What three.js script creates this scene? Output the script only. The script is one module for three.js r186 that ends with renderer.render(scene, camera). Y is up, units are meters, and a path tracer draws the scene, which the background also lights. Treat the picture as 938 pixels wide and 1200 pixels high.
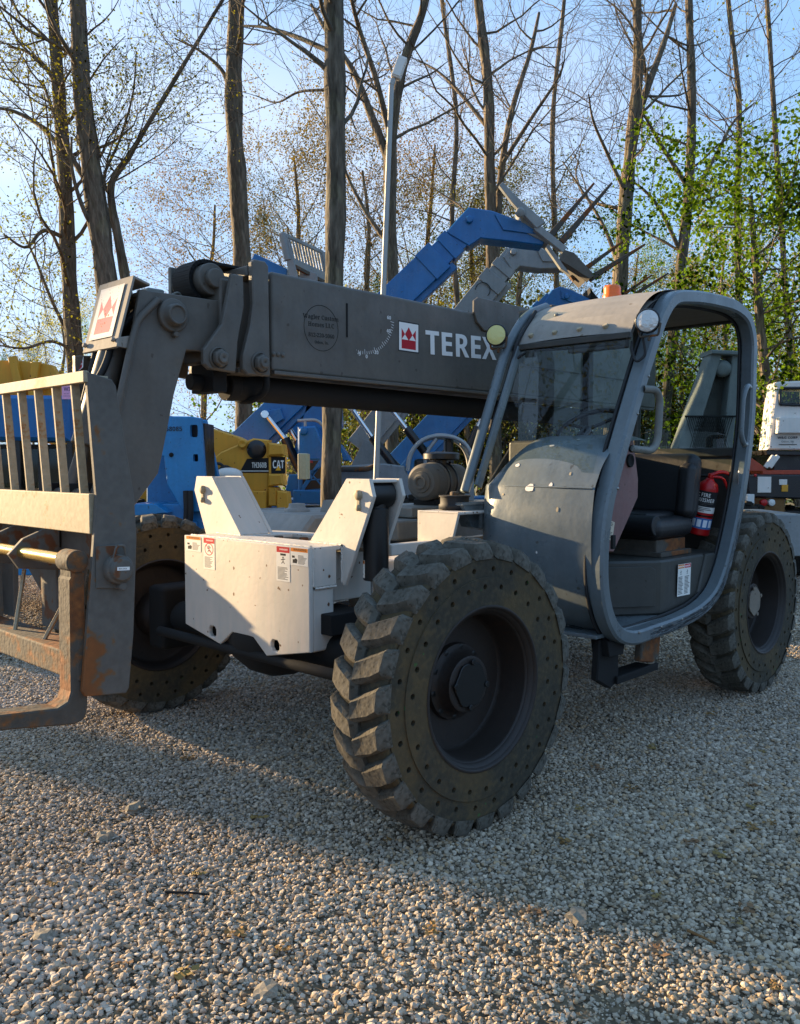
import * as THREE from 'three';
import { mergeGeometries, toCreasedNormals } from 'three/addons/utils/BufferGeometryUtils.js';
import { RoundedBoxGeometry } from 'three/addons/geometries/RoundedBoxGeometry.js';
import { TextGeometry } from 'three/addons/geometries/TextGeometry.js';
import { FontLoader } from 'three/addons/loaders/FontLoader.js';

// ---------------------------------------------------------------- camera, sky, sun, exposure
const scene = new THREE.Scene();
const EYE = 1.538, TILT = 3.163 * Math.PI / 180, FOCAL = 1000;          // photograph 938 x 1200
const camera = new THREE.PerspectiveCamera(2 * Math.atan(600 / FOCAL) * 180 / Math.PI, 938 / 1200, 0.05, 2000);
camera.position.set(0, EYE, 0); camera.rotation.x = -TILT;
const renderer = new THREE.WebGLRenderer({ antialias: true });
renderer.setSize(800, 1024); renderer.toneMapping = THREE.LinearToneMapping; renderer.toneMappingExposure = 3.2;
renderer.shadowMap.enabled = true;

const SUN_EL = 10.8 * Math.PI / 180, SUN_H = new THREE.Vector2(-0.825, -0.565).normalize();
const SUN = new THREE.Vector3(SUN_H.x * Math.cos(SUN_EL), Math.sin(SUN_EL), SUN_H.y * Math.cos(SUN_EL));
const sun = new THREE.DirectionalLight(new THREE.Color().setRGB(1, 0.72, 0.4), 5.0);
sun.position.copy(SUN).multiplyScalar(60); sun.target.position.set(0, 0, -5); sun.castShadow = true; sun.shadow.radius = 1.5;
sun.shadow.mapSize.set(4096, 4096);
Object.assign(sun.shadow.camera, { left: -25, right: 25, top: 25, bottom: -25, near: 1, far: 140 });
scene.add(sun, sun.target);

// ---------------------------------------------------------------- noise
function rng(seed) { let s = seed | 0; return () => { s = (s + 0x6d2b79f5) | 0; let t = Math.imul(s ^ (s >>> 15), 1 | s); t = (t + Math.imul(t ^ (t >>> 7), 61 | t)) ^ t; return ((t ^ (t >>> 14)) >>> 0) / 4294967296; }; }
const R0 = rng(12345);
const hash = (x, y, s) => { let h = Math.imul(x, 374761393) ^ Math.imul(y, 668265263) ^ Math.imul(s, 974711); h = Math.imul(h ^ (h >>> 13), 1274126177); return ((h ^ (h >>> 16)) >>> 0) / 4294967296; };
const sm = (t) => t * t * (3 - 2 * t), clamp = (x, a = 0, b = 1) => Math.min(b, Math.max(a, x)), mix = (a, b, t) => a + (b - a) * t;
const step = (a, b, x) => sm(clamp((x - a) / (b - a)));
function vn(x, y, px, py, s) {   // value noise, period px, py
  const xi = Math.floor(x), yi = Math.floor(y), fx = sm(x - xi), fy = sm(y - yi), X = ((xi % px) + px) % px, Y = ((yi % py) + py) % py, X1 = (X + 1) % px, Y1 = (Y + 1) % py;
  return mix(mix(hash(X, Y, s), hash(X1, Y, s), fx), mix(hash(X, Y1, s), hash(X1, Y1, s), fx), fy);
}
function fbm(x, y, p, oct, s, py = p) { let v = 0, a = 0.5, t = 0; for (let i = 0; i < oct; i++) { v += a * vn(x * p, y * py, p, py, s + i); t += a; a *= 0.5; p *= 2; py *= 2; } return v / t; }

// sky: blue air paling to the horizon and toward the low sun, thin high cloud
{
  const W = 1024, H = 512, d = new Float32Array(W * H * 4), v = new THREE.Vector3();
  for (let j = 0; j < H; j++) for (let i = 0; i < W; i++) {
    const th = (j + 0.5) / H, el = (th - 0.5) * Math.PI, az = ((i + 0.5) / W - 0.5) * 2 * Math.PI;
    v.set(Math.cos(el) * Math.cos(az), Math.sin(el), Math.cos(el) * Math.sin(az));
    const up = Math.max(0, v.y), k = Math.pow(1 - up, 2.6), cs = v.dot(SUN), glow = Math.pow(clamp((cs + 1) / 2), 16);
    let r = mix(0.18, 0.27, k), g = mix(0.33, 0.42, k), b = mix(0.57, 0.62, k);
    r += 0.62 * glow; g += 0.56 * glow; b += 0.44 * glow;
    const q = 1 / (up + 0.22), cx = v.x * q * 0.16 + 0.3, cy = v.z * q * 0.16 + 0.1;
    const wisp = fbm(cx + 0.12 * fbm(cy, cx, 8, 3, 5), cy * 1.0, 6, 6, 9), c = step(0.48, 0.82, wisp) * step(-0.02, 0.15, v.y) * 0.45;
    r = mix(r, 0.5 + 0.9 * glow, c); g = mix(g, 0.55 + 0.8 * glow, c); b = mix(b, 0.66 + 0.6 * glow, c);
    if (v.y < 0) { const t = step(0, -0.06, v.y); r = mix(r, 0.2, t); g = mix(g, 0.2, t); b = mix(b, 0.19, t); }
    const S = 0.6; d.set([r * S, g * S, b * S, 1], 4 * (j * W + i));
  }
  const t = new THREE.DataTexture(d, W, H, THREE.RGBAFormat, THREE.FloatType); t.mapping = THREE.EquirectangularReflectionMapping; t.magFilter = t.minFilter = THREE.LinearFilter; t.needsUpdate = true;
  scene.background = t; scene.environment = t;
}

// ---------------------------------------------------------------- textures
function mkTex(N, fn, metres = 1, srgb = true) {
  const d = new Uint8Array(N * N * 4);
  for (let j = 0; j < N; j++) for (let i = 0; i < N; i++) { const c = fn(i / N, j / N), o = 4 * (j * N + i); d[o] = clamp(c[0]) * 255; d[o + 1] = clamp(c[1]) * 255; d[o + 2] = clamp(c[2]) * 255; d[o + 3] = 255; }
  const t = new THREE.DataTexture(d, N, N); t.wrapS = t.wrapT = THREE.RepeatWrapping; t.magFilter = THREE.LinearFilter; t.minFilter = THREE.LinearMipmapLinearFilter; t.generateMipmaps = true;
  if (srgb) t.colorSpace = THREE.SRGBColorSpace; t.repeat.set(1 / metres, 1 / metres); t.needsUpdate = true; return t;
}
const g3 = (v) => [v, v, v];
const T = {
  // light road dust and faint scuffs on paint
  paint: mkTex(512, (x, y) => { const a = fbm(x, y, 5, 5, 21), f = fbm(x, y, 64, 2, 30), st = fbm(x, y, 40, 3, 33, 3); let v = 0.9 + 0.16 * (a - 0.5) + 0.06 * (f - 0.5) + 0.07 * (st - 0.5); const chip = step(0.82, 0.86, fbm(x, y, 30, 3, 40)); return [v + 0.02 * a - chip * 0.2, v + chip * -0.24, v - 0.03 * a - chip * 0.28]; }, 1.1),
  paintBump: mkTex(256, (x, y) => g3(0.5 + 0.5 * (fbm(x, y, 24, 4, 51) - 0.5)), 0.5, false),
  paintRough: mkTex(256, (x, y) => g3(0.55 + 0.6 * (fbm(x, y, 9, 5, 61) - 0.4)), 0.9, false),
  white: mkTex(512, (x, y) => { const a = fbm(x, y, 5, 5, 71), st = fbm(x, y, 36, 3, 72, 4), chip = step(0.8, 0.83, fbm(x, y, 26, 4, 75)); const v = 0.93 + 0.1 * (a - 0.5) + 0.08 * (st - 0.5); return [mix(v, 0.42, chip), mix(v - 0.01 - 0.04 * st, 0.27, chip), mix(v - 0.03 - 0.05 * st, 0.16, chip)]; }, 0.9),
  rust: mkTex(512, (x, y) => { const a = fbm(x, y, 4, 6, 81), b = fbm(x, y, 24, 4, 82), k = step(0.42, 0.6, a + 0.3 * (b - 0.5)); const p = 0.36 + 0.1 * (b - 0.5); return [mix(p, 0.52 + 0.3 * (b - 0.5), k), mix(p - 0.01, 0.32 + 0.22 * (b - 0.5), k), mix(p - 0.03, 0.15 + 0.12 * (b - 0.5), k)]; }, 0.7),
  rustLow: mkTex(512, (x, y) => { const a = fbm(x, y, 4, 6, 86), b = fbm(x, y, 30, 4, 87), k = step(0.6, 0.7, a + 0.35 * (b - 0.5)); const p = 0.37 + 0.07 * (b - 0.5) + 0.05 * (a - 0.5); return [mix(p + 0.015, 0.42, k), mix(p, 0.25, k), mix(p - 0.02, 0.13, k)]; }, 0.9),
  plate: mkTex(512, (x, y) => { const a = fbm(x, y, 10, 6, 286), b = fbm(x, y, 90, 3, 287), c = y * 2, k = step(0.52, 0.66, a + 0.3 * (b - 0.5) + 0.5 * clamp(0.95 - c, -0.45, 0.35)); const p = 0.37 + 0.07 * (b - 0.5) + 0.05 * (a - 0.5); return [mix(p + 0.015, 0.44 + 0.1 * b, k), mix(p, 0.27 + 0.05 * b, k), mix(p - 0.02, 0.13, k)]; }, 2),
  worn: mkTex(512, (x, y) => { const a = fbm(x, y, 5, 6, 91), b = fbm(x, y, 40, 3, 92), k = 0.8 * step(0.62, 0.8, a + 0.4 * (b - 0.5)); const p = 0.62 + 0.14 * (b - 0.5); return [mix(p + 0.03, 0.55, k), mix(p, 0.36, k), mix(p - 0.07, 0.17, k)]; }, 0.6),
  rubber: mkTex(512, (x, y) => { const a = fbm(x, y, 4, 5, 101), b = fbm(x, y, 48, 3, 102), k = clamp(0.3 + step(0.35, 0.65, a) * 0.6 + 0.3 * step(0.5, 0.8, b)); const gr = step(0.79, 0.81, fbm(x, y, 14, 3, 109)) * 0.5; const p = 0.18 + 0.1 * (b - 0.5); return [mix(p, 0.36, k * 0.8) - gr * 0.1, mix(p, 0.29, k * 0.8) + gr * 0.2, mix(p - 0.02, 0.17, k * 0.8) + gr * 0.02]; }, 0.8),
  rubberBump: mkTex(256, (x, y) => g3(fbm(x, y, 16, 5, 111)), 0.25, false),
  lug: mkTex(512, (x, y) => { const b = fbm(x, y, 40, 4, 122), a = fbm(x, y, 6, 5, 121), cut = step(0.62, 0.7, fbm(x, y, 30, 3, 125)), p = 0.3 + 0.14 * (b - 0.5) + 0.14 * (a - 0.5) - 0.08 * cut; return [p + 0.02, p + 0.003, p - 0.035]; }, 0.5),
  bark: mkTex(512, (x, y) => { const w = fbm(x, y, 4, 3, 131) * 0.06, r = fbm(x + w, y, 22, 3, 132, 4), b = fbm(x, y, 60, 2, 133, 20), m = step(0.55, 0.75, fbm(x, y, 5, 4, 137)); const p = 0.40 + 0.42 * (r - 0.5) + 0.12 * (b - 0.5); return [p + 0.06 + 0.02 * m, p + 0.035 + 0.03 * m, p - 0.005]; }, 0.9),
  barkBump: mkTex(512, (x, y) => { const w = fbm(x, y, 4, 3, 131) * 0.06; return g3(fbm(x + w, y, 22, 4, 132, 4)); }, 0.9, false),
  gravel: mkTex(1024, (x, y) => { const b = fbm(x, y, 128, 3, 141), a = fbm(x, y, 6, 5, 142), c = fbm(x, y, 64, 2, 143); const p = 0.5 + 0.5 * (b - 0.5) + 0.14 * (a - 0.5) + 0.2 * (c - 0.5); return [p + 0.01, p - 0.01, p - 0.05]; }, 3),
  gravelBump: mkTex(1024, (x, y) => g3(fbm(x, y, 110, 3, 145)), 3, false),
  stone: mkTex(256, (x, y) => { const p = 0.86 + 0.3 * (fbm(x, y, 8, 5, 151) - 0.5); return [p, p, p - 0.02]; }, 0.06),
  rough: mkTex(256, (x, y) => g3(0.72 + 0.5 * (fbm(x, y, 10, 4, 161) - 0.5)), 0.6, false),
};
const col = (h) => new THREE.Color(h);
const std = (o) => new THREE.MeshStandardMaterial(o);
const paintMat = (hex, o = {}) => std({ color: col(hex), map: T.paint, bumpMap: T.paintBump, bumpScale: 0.0012, roughnessMap: T.paintRough, roughness: 0.9, metalness: 0, ...o });
const M = {
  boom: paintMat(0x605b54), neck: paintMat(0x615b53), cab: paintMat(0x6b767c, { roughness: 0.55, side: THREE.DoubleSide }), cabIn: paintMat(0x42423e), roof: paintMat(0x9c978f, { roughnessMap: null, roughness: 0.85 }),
  white: std({ color: col(0xdad8d1), map: T.white, bumpMap: T.paintBump, bumpScale: 0.001, roughness: 0.55 }),
  grey: paintMat(0x7d7e79), dark: std({ color: col(0x2a2826), map: T.rustLow, roughness: 0.85 }), black: std({ color: col(0x17171a), roughness: 0.55, roughnessMap: T.paintRough }),
  carriage: std({ color: col(0xf2efe9), map: T.rustLow, bumpMap: T.paintBump, bumpScale: 0.0015, roughness: 0.75 }), rust: std({ color: col(0xd8cfc4), map: T.rust, bumpMap: T.rubberBump, bumpScale: 0.002, roughness: 0.85 }),
  plate: std({ color: col(0xf2efe9), map: T.plate, bumpMap: T.paintBump, bumpScale: 0.0015, roughness: 0.75 }),
  worn: std({ color: col(0xf4ead8), map: T.worn, bumpMap: T.paintBump, bumpScale: 0.001, roughness: 0.7 }),
  rubber: std({ color: col(0xffffff), map: T.rubber, bumpMap: T.rubberBump, bumpScale: 0.002, roughness: 0.95 }), lug: std({ color: col(0xffffff), map: T.lug, bumpMap: T.rubberBump, bumpScale: 0.0025, roughness: 0.95 }),
  rim: std({ color: col(0x2a211b), map: T.paint, roughness: 0.6, bumpMap: T.paintBump, bumpScale: 0.002 }), hub: std({ color: col(0x9a9184), map: T.rustLow, roughness: 0.8 }), hubPlate: std({ color: col(0x8d8274), map: T.paint, roughness: 0.85 }), oil: std({ color: col(0x121212), map: T.paint, roughness: 0.45 }),
  zinc: std({ color: col(0xd7b86a), roughness: 0.32, metalness: 0.85, roughnessMap: T.paintRough }), chrome: std({ color: col(0xc9ced2), roughness: 0.18, metalness: 1 }), steel: std({ color: col(0x8d8c88), roughness: 0.45, metalness: 0.8, roughnessMap: T.paintRough }),
  glass: new THREE.MeshPhysicalMaterial({ color: col(0xe6ebe9), transmission: 1, thickness: 0, roughness: 0, ior: 1.33 }), tint: new THREE.MeshPhysicalMaterial({ color: col(0xbcc8c2), transmission: 1, thickness: 0, roughness: 0, ior: 1.4 }),
  vinyl: std({ color: col(0x1a1a1c), roughness: 0.5, bumpMap: T.rubberBump, bumpScale: 0.001 }), red: std({ color: col(0xb01316), roughness: 0.35 }), orange: new THREE.MeshPhysicalMaterial({ color: col(0xf07818), roughness: 0.25, transmission: 0.25, thickness: 0 }),
  lampYellow: std({ color: col(0xd6cf86), roughness: 0.25, bumpMap: T.rubberBump, bumpScale: 0.003 }), lampGlass: std({ color: col(0xc9c9c6), roughness: 0.2, metalness: 0.3, bumpMap: T.rubberBump, bumpScale: 0.004 }),
  hose: std({ color: col(0x1c1c1d), roughness: 0.7 }), redPanel: paintMat(0x8a6461), filter: std({ color: col(0x6b6861), map: T.paint, roughness: 0.8 }),
  blue: paintMat(0x0a68ac, { roughness: 0.6 }), blueSky: paintMat(0x1f86c8, { roughness: 0.6 }), yellow: std({ color: col(0xd9a02a), map: T.white, roughness: 0.6 }), bgGrey: paintMat(0x8f9496), bgWhite: std({ color: col(0xe9e8e4), map: T.white, roughness: 0.5 }),
  bgTyre: std({ color: col(0x6b6862), map: T.lug, roughness: 0.95 }), orangePaint: paintMat(0xb8482a), concrete: paintMat(0x8f908d), wood: std({ color: col(0xb58a55), map: T.worn, roughness: 0.8 }),
  bark: std({ color: col(0xcfc3b4), map: T.bark, bumpMap: T.barkBump, bumpScale: 0.03, roughness: 0.95 }), barkSunlit: std({ color: col(0xf0e2cc), map: T.bark, roughness: 0.95 }), barkGrey: std({ color: col(0xb9b4aa), map: T.bark, bumpMap: T.barkBump, bumpScale: 0.02, roughness: 0.95 }),  // lighter bark copy: sunlight on far twigs is put into its colour
  galv: std({ color: col(0x9a9b99), roughness: 0.5, metalness: 0.35 }), lens: std({ color: col(0xd4d4cf), roughness: 0.3 }), creamBox: paintMat(0xcfc9a4),
};

// ---------------------------------------------------------------- modelling helpers (local x = forward, y = up, z = -left)
const V3 = (x, y, z) => new THREE.Vector3(x, y, z), L = (a, b, c) => V3(a, c, -b);
function prep(g) { g = g.index ? g.toNonIndexed() : g.clone(); for (const k of Object.keys(g.attributes)) if (!['position', 'normal', 'uv'].includes(k)) g.deleteAttribute(k); if (!g.attributes.normal) g.computeVertexNormals(); g.morphAttributes = {}; return g; }
function boxUV(g) {
  const p = g.attributes.position, n = p.count, uv = new Float32Array(n * 2), A = V3(), B = V3(), C = V3();
  for (let i = 0; i < n; i += 3) {
    A.fromBufferAttribute(p, i); B.fromBufferAttribute(p, i + 1).sub(A); C.fromBufferAttribute(p, i + 2).sub(A); B.cross(C);
    const x = Math.abs(B.x), y = Math.abs(B.y), z = Math.abs(B.z), m = x >= y && x >= z ? 0 : y >= z ? 1 : 2;
    for (let k = i; k < i + 3; k++) { const X = p.getX(k), Y = p.getY(k), Z = p.getZ(k); uv[2 * k] = m === 0 ? Z : X; uv[2 * k + 1] = m === 1 ? Z : Y; }
  }
  g.setAttribute('uv', new THREE.BufferAttribute(uv, 2)); return g;
}
function merged(geos, keepUV) { const list = (Array.isArray(geos) ? geos : [geos]).flat(9).map(prep); const g = list.length > 1 ? mergeGeometries(list) : list[0]; return keepUV ? g : boxUV(g); }
const used = new Map();
function numbered(name) { const n = used.get(name) || 0; used.set(name, n + 1); return n ? name + '_' + String(n).padStart(3, '0') : name; }
function put(o, name, parent) { o.castShadow = o.receiveShadow = true; if (parent === scene) o.name = numbered(name); else { const c = parent.children.filter((q) => q.userData.base === name).length; o.userData.base = name; o.name = c ? name + '_' + String(c).padStart(3, '0') : name; } parent.add(o); return o; }
function obj(name, geos, mat, parent = scene, keepUV = false) { return put(new THREE.Mesh(merged(geos, keepUV), mat), name, parent); }
function part(name, parent) { return put(new THREE.Group(), name, parent); }
function tag(o, label, category, group) { o.userData.label = label; if (category) o.userData.category = category; if (group) o.userData.group = group; return o; }
function thing(name, label, category, [x, y, z] = [0, 0, 0], turn = 0, group) { const o = put(new THREE.Group(), name, scene); o.position.set(x, y, z); o.rotation.y = turn; return tag(o, label, category, group); }
function struct(o) { o.userData.kind = 'structure'; return o; }

function shapeOf(pts, holes = []) { const s = new THREE.Shape(pts.map(([x, y]) => new THREE.Vector2(x, y))); for (const h of holes) s.holes.push(new THREE.Path(h.map(([x, y]) => new THREE.Vector2(x, y)))); return s; }
function ext(pts, d, bev, holes) { const b = Math.min(bev, d / 2.2); const g = new THREE.ExtrudeGeometry(shapeOf(pts, holes), { depth: d - 2 * b, bevelEnabled: b > 0, bevelThickness: b, bevelSize: b, bevelOffset: -b, bevelSegments: 1, curveSegments: 8 }); g.translate(0, 0, b); return g; }
const plateB = (pts, b0, b1, bev = 0.003, holes) => { const g = ext(pts, Math.abs(b1 - b0), bev, holes); g.translate(0, 0, -Math.max(b0, b1)); return g; };               // pts (a, c)
const plateA = (pts, a0, a1, bev = 0.003, holes) => { const g = ext(pts, Math.abs(a1 - a0), bev, holes); g.rotateY(Math.PI / 2); g.translate(Math.min(a0, a1), 0, 0); return g; };  // pts (b, c)
const plateC = (pts, c0, c1, bev = 0.003, holes) => { const g = ext(pts, Math.abs(c1 - c0), bev, holes); g.rotateX(-Math.PI / 2); g.translate(0, Math.min(c0, c1), 0); return g; };  // pts (a, b)
const circ = (x, y, r, n = 14) => Array.from({ length: n }, (_, i) => [x + r * Math.cos(i / n * 2 * Math.PI), y + r * Math.sin(i / n * 2 * Math.PI)]);
const box = (a0, a1, b0, b1, c0, c1, r = 0.006) => { const w = Math.abs(a1 - a0), h = Math.abs(c1 - c0), d = Math.abs(b1 - b0); const g = new RoundedBoxGeometry(w, h, d, 1, Math.min(r, w / 2.1, h / 2.1, d / 2.1)); g.translate((a0 + a1) / 2, (c0 + c1) / 2, -(b0 + b1) / 2); return g; };
function along(g, p, q) { const d = q.clone().sub(p).normalize(); g.applyQuaternion(new THREE.Quaternion().setFromUnitVectors(V3(0, 1, 0), d)); g.translate(p.x, p.y, p.z); return g; }
const lathe = (p, q, prof, n = 28) => along(new THREE.LatheGeometry(prof.map(([r, t]) => new THREE.Vector2(Math.max(r, 1e-4), t)), n), p, q);                          // prof (radius, distance from p)
const cyl = (p, q, r, n = 16, ch = 0.004) => { const l = p.distanceTo(q), c = Math.min(ch, r * 0.4, l * 0.2); return lathe(p, q, [[0, 0], [r - c, 0], [r - c, 0], [r, c], [r, c], [r, l - c], [r, l - c], [r - c, l], [r - c, l], [0, l]], n); };
function fillet(pts, rad) { if (pts.length < 3) return pts; const out = [pts[0]]; for (let i = 1; i < pts.length - 1; i++) { const p = pts[i], a = pts[i - 1].clone().sub(p), b = pts[i + 1].clone().sub(p), r = Math.min(rad, a.length() * 0.48, b.length() * 0.48); const s = p.clone().add(a.setLength(r)), e = p.clone().add(b.setLength(r)); for (let k = 0; k <= 6; k++) { const t = k / 6; out.push(s.clone().multiplyScalar((1 - t) ** 2).add(p.clone().multiplyScalar(2 * t * (1 - t))).add(e.clone().multiplyScalar(t * t))); } } out.push(pts[pts.length - 1]); return out; }
function sweep(pts, rad, n = 8) {    // round tube through points (radius a number or a function of index fraction)
  const pos = [], nor = [], idx = [], m = pts.length; let N = V3(), prevT;
  for (let i = 0; i < m; i++) {
    const t = pts[Math.min(m - 1, i + 1)].clone().sub(pts[Math.max(0, i - 1)]).normalize();
    if (!prevT) { N = Math.abs(t.y) < 0.9 ? V3(0, 1, 0) : V3(1, 0, 0); N.sub(t.clone().multiplyScalar(N.dot(t))).normalize(); } else { N.applyQuaternion(new THREE.Quaternion().setFromUnitVectors(prevT, t)).normalize(); }
    prevT = t; const B = t.clone().cross(N), r = typeof rad === 'function' ? rad(i / (m - 1)) : rad;
    for (let k = 0; k < n; k++) { const a = k / n * 2 * Math.PI, d = N.clone().multiplyScalar(Math.cos(a)).addScaledVector(B, Math.sin(a)); pos.push(pts[i].x + d.x * r, pts[i].y + d.y * r, pts[i].z + d.z * r); nor.push(d.x, d.y, d.z); }
    if (i) for (let k = 0; k < n; k++) { const a = (i - 1) * n + k, b = (i - 1) * n + (k + 1) % n; idx.push(a, b, a + n, b, b + n, a + n); }
  }
  const c0 = pos.length / 3; pos.push(pts[0].x, pts[0].y, pts[0].z); nor.push(0, -1, 0); const c1 = c0 + 1, q = pts[m - 1]; pos.push(q.x, q.y, q.z); nor.push(0, 1, 0);
  for (let k = 0; k < n; k++) { idx.push(c0, (k + 1) % n, k); idx.push(c1, (m - 1) * n + k, (m - 1) * n + (k + 1) % n); }
  const g = new THREE.BufferGeometry(); g.setAttribute('position', new THREE.Float32BufferAttribute(pos, 3)); g.setAttribute('normal', new THREE.Float32BufferAttribute(nor, 3)); g.setAttribute('uv', new THREE.Float32BufferAttribute(new Float32Array(pos.length / 3 * 2), 2)); g.setIndex(idx); return g;
}
const pipe = (pts, r, fil = 0.05, n = 10) => sweep(fillet(pts, fil), r, n);
function beam(p, q, h, w, r = 0.008) { const l = p.distanceTo(q), g = new RoundedBoxGeometry(l, h, w, 1, r), x = q.clone().sub(p).normalize(), z = V3(-x.z, 0, x.x).normalize(), y = z.clone().cross(x); if (z.lengthSq() < 0.5) z.set(0, 0, 1); g.applyMatrix4(new THREE.Matrix4().makeBasis(x, z.clone().cross(x).normalize(), z)); g.translate((p.x + q.x) / 2, (p.y + q.y) / 2, (p.z + q.z) / 2); return g; }
function grid(nu, nv, f) { const pos = [], idx = [], uv = []; for (let i = 0; i <= nu; i++) for (let j = 0; j <= nv; j++) { const p = f(i / nu, j / nv); pos.push(p.x, p.y, p.z); uv.push(i / nu, j / nv); if (i < nu && j < nv) { const a = i * (nv + 1) + j, b = a + nv + 1; idx.push(a, b, a + 1, b, b + 1, a + 1); } } const g = new THREE.BufferGeometry(); g.setAttribute('position', new THREE.Float32BufferAttribute(pos, 3)); g.setAttribute('uv', new THREE.Float32BufferAttribute(uv, 2)); g.setIndex(idx); g.computeVertexNormals(); return g; }
function canvasTex(w, h, draw) { const c = document.createElement('canvas'); c.width = w; c.height = h; const x = c.getContext('2d'); x.clearRect(0, 0, w, h); draw(x, w, h); const t = new THREE.CanvasTexture(c); t.colorSpace = THREE.SRGBColorSpace; return t; }
const printMat = (t, o = {}) => std({ map: t, roughness: 0.9, transparent: true, ...o });
function decal(name, parent, mat, w, h, side, a, b, c, spin = 0) { const g = new THREE.PlaneGeometry(w, h); g.rotateZ(spin); if (side === 'B') g.rotateY(Math.PI); if (side === 'A') g.rotateY(Math.PI / 2); g.translate(a, c, -b); return obj(name, g, mat, parent, true); }
const font = await new FontLoader().loadAsync('fonts/droid/droid_sans_bold.typeface.json');
function lettering(str, h, w, depth = 0.002) { const g = new TextGeometry(str, { font, size: h, depth, curveSegments: 4, bevelEnabled: false }); g.computeBoundingBox(); const bb = g.boundingBox; g.translate(-bb.min.x, -bb.min.y, 0); if (w) g.scale(w / (bb.max.x - bb.min.x), h / (bb.max.y - bb.min.y), 1); return g; }
// a surveyed point: sight line through the photograph's (u, v) taken to a distance of z metres in front of the camera
const at = (u, v, z) => { const x = (u - 469) / FOCAL, y = (600 - v) / FOCAL, c = Math.cos(TILT), s = Math.sin(TILT), d = c + y * s; return V3(x / d * z, EYE + (y * c - s) / d * z, -z); };

// ---------------------------------------------------------------- ground
function sheet(name, pts, y, mat) { const g = new THREE.ShapeGeometry(shapeOf(pts)); g.rotateX(-Math.PI / 2); g.translate(0, y, 0); return struct(obj(name, g, mat)); }   // pts (x, -z)
const floorTex = mkTex(512, (x, y) => { const a = fbm(x, y, 6, 6, 201), b = fbm(x, y, 50, 3, 202), k = step(0.45, 0.6, a); const p = 0.3 + 0.25 * (b - 0.5); return [mix(p + 0.1, p + 0.02, k), mix(p + 0.05, p + 0.13, k), mix(p - 0.06, p - 0.12, k)]; }, 4);
sheet('ground', [[-400, -60], [400, -60], [400, 500], [-400, 500]], 0, std({ color: col(0xffffff), map: floorTex, roughness: 1 }));
sheet('gravel_yard', [[-22, -12], [20, -12], [22, 14], [12, 19], [-8, 20], [-20, 17]], 0.004, std({ color: col(0xb5a58c), map: T.gravel, bumpMap: T.gravelBump, bumpScale: 0.02, roughness: 1 }));
function pebble(seed, flat, detail = 0) {
  const r = rng(seed), g = new THREE.IcosahedronGeometry(1, detail).toNonIndexed(), p = g.attributes.position, m = new Map();
  for (let i = 0; i < p.count; i++) { const k = [p.getX(i), p.getY(i), p.getZ(i)].map((v) => v.toFixed(3)).join(); if (!m.has(k)) m.set(k, 0.6 + 0.62 * r()); const s = m.get(k); p.setXYZ(i, p.getX(i) * s, p.getY(i) * s * flat, p.getZ(i) * s * 0.85); }
  g.deleteAttribute('uv'); g.deleteAttribute('normal'); g.computeVertexNormals(); return boxUV(g);
}
{
  const r = rng(77), mats = std({ color: col(0xffffff), roughness: 0.95 }), sets = [[], [], [], []], C = new THREE.Color();
  const tones = [[0.3, 0.275, 0.232], [0.36, 0.335, 0.285], [0.25, 0.23, 0.195], [0.33, 0.285, 0.22], [0.42, 0.39, 0.33], [0.19, 0.168, 0.13], [0.31, 0.24, 0.155], [0.32, 0.3, 0.265]];
  const scatter = (z0, z1, dens, s0, s1) => {
    const n = Math.round(((z1 * z1 - z0 * z0) / 2 * 1.06 + 1.6 * (z1 - z0)) * dens); let k = 0;
    while (k < n) {
      const z = Math.sqrt(z0 * z0 + r() * (z1 * z1 - z0 * z0)), x = (r() - 0.5) * (1.06 * z + 1.6);
      k++; const pch = vn(x * 1.7 + 40, z * 1.7, 999, 999, 3), big = Math.pow(r(), 2.2), s = mix(s0, s1, big) * mix(0.62, 1.18, pch), fine = vn(x * 0.9 + 11, z * 0.9 + 3, 999, 999, 8);
      sets[k % 4].push([x, s * (0.25 + 0.7 * r()) + 0.002, -z, s, fine]);
    }
  };
  scatter(1.5, 6.5, 10000, 0.0052, 0.0155); scatter(6.5, 14, 2400, 0.0095, 0.018);
  const rm = THREE.Object3D.DEFAULT_UP && new THREE.Object3D();
  sets.forEach((list, i) => {
    const im = new THREE.InstancedMesh(pebble(31 + i, [0.7, 0.55, 0.8, 0.62][i]), mats, list.length);
    list.forEach(([x, y, z, s, fine], k) => {
      rm.position.set(x, y, z); rm.rotation.set((r() - 0.5) * 0.9, r() * 6.28, (r() - 0.5) * 0.9); rm.scale.set(s * (0.8 + 0.5 * r()), s * (0.75 + 0.4 * r()), s); rm.updateMatrix(); im.setMatrixAt(k, rm.matrix);
      const t = tones[Math.floor(r() * tones.length) % tones.length], v = 0.78 + 0.44 * r(); im.setColorAt(k, C.setRGB(t[0] * v * 1.2, t[1] * v * 1.08, t[2] * v * 0.99 * mix(0.93, 1.03, fine)));
    });
    im.instanceMatrix.needsUpdate = true; put(im, 'gravel', scene); tag(im, ['loose pale limestone chips covering the yard', 'flat grey limestone chips covering the yard', 'rounded limestone chips covering the yard', 'angular limestone chips covering the yard'][i], 'gravel'); im.userData.kind = 'stuff';
  });
}
// ---------------------------------------------------------------- the telehandler
const TH = thing('telehandler', 'grey telehandler with white front frame, open cab and solid rubber tyres', 'telehandler', [-0.6747, 0, -4.4803], Math.atan2(-Math.cos(43.762 * Math.PI / 180), -Math.sin(43.762 * Math.PI / 180)));
const WR = 0.63, TRACK = 1.253, WB = 3.044;
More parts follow.
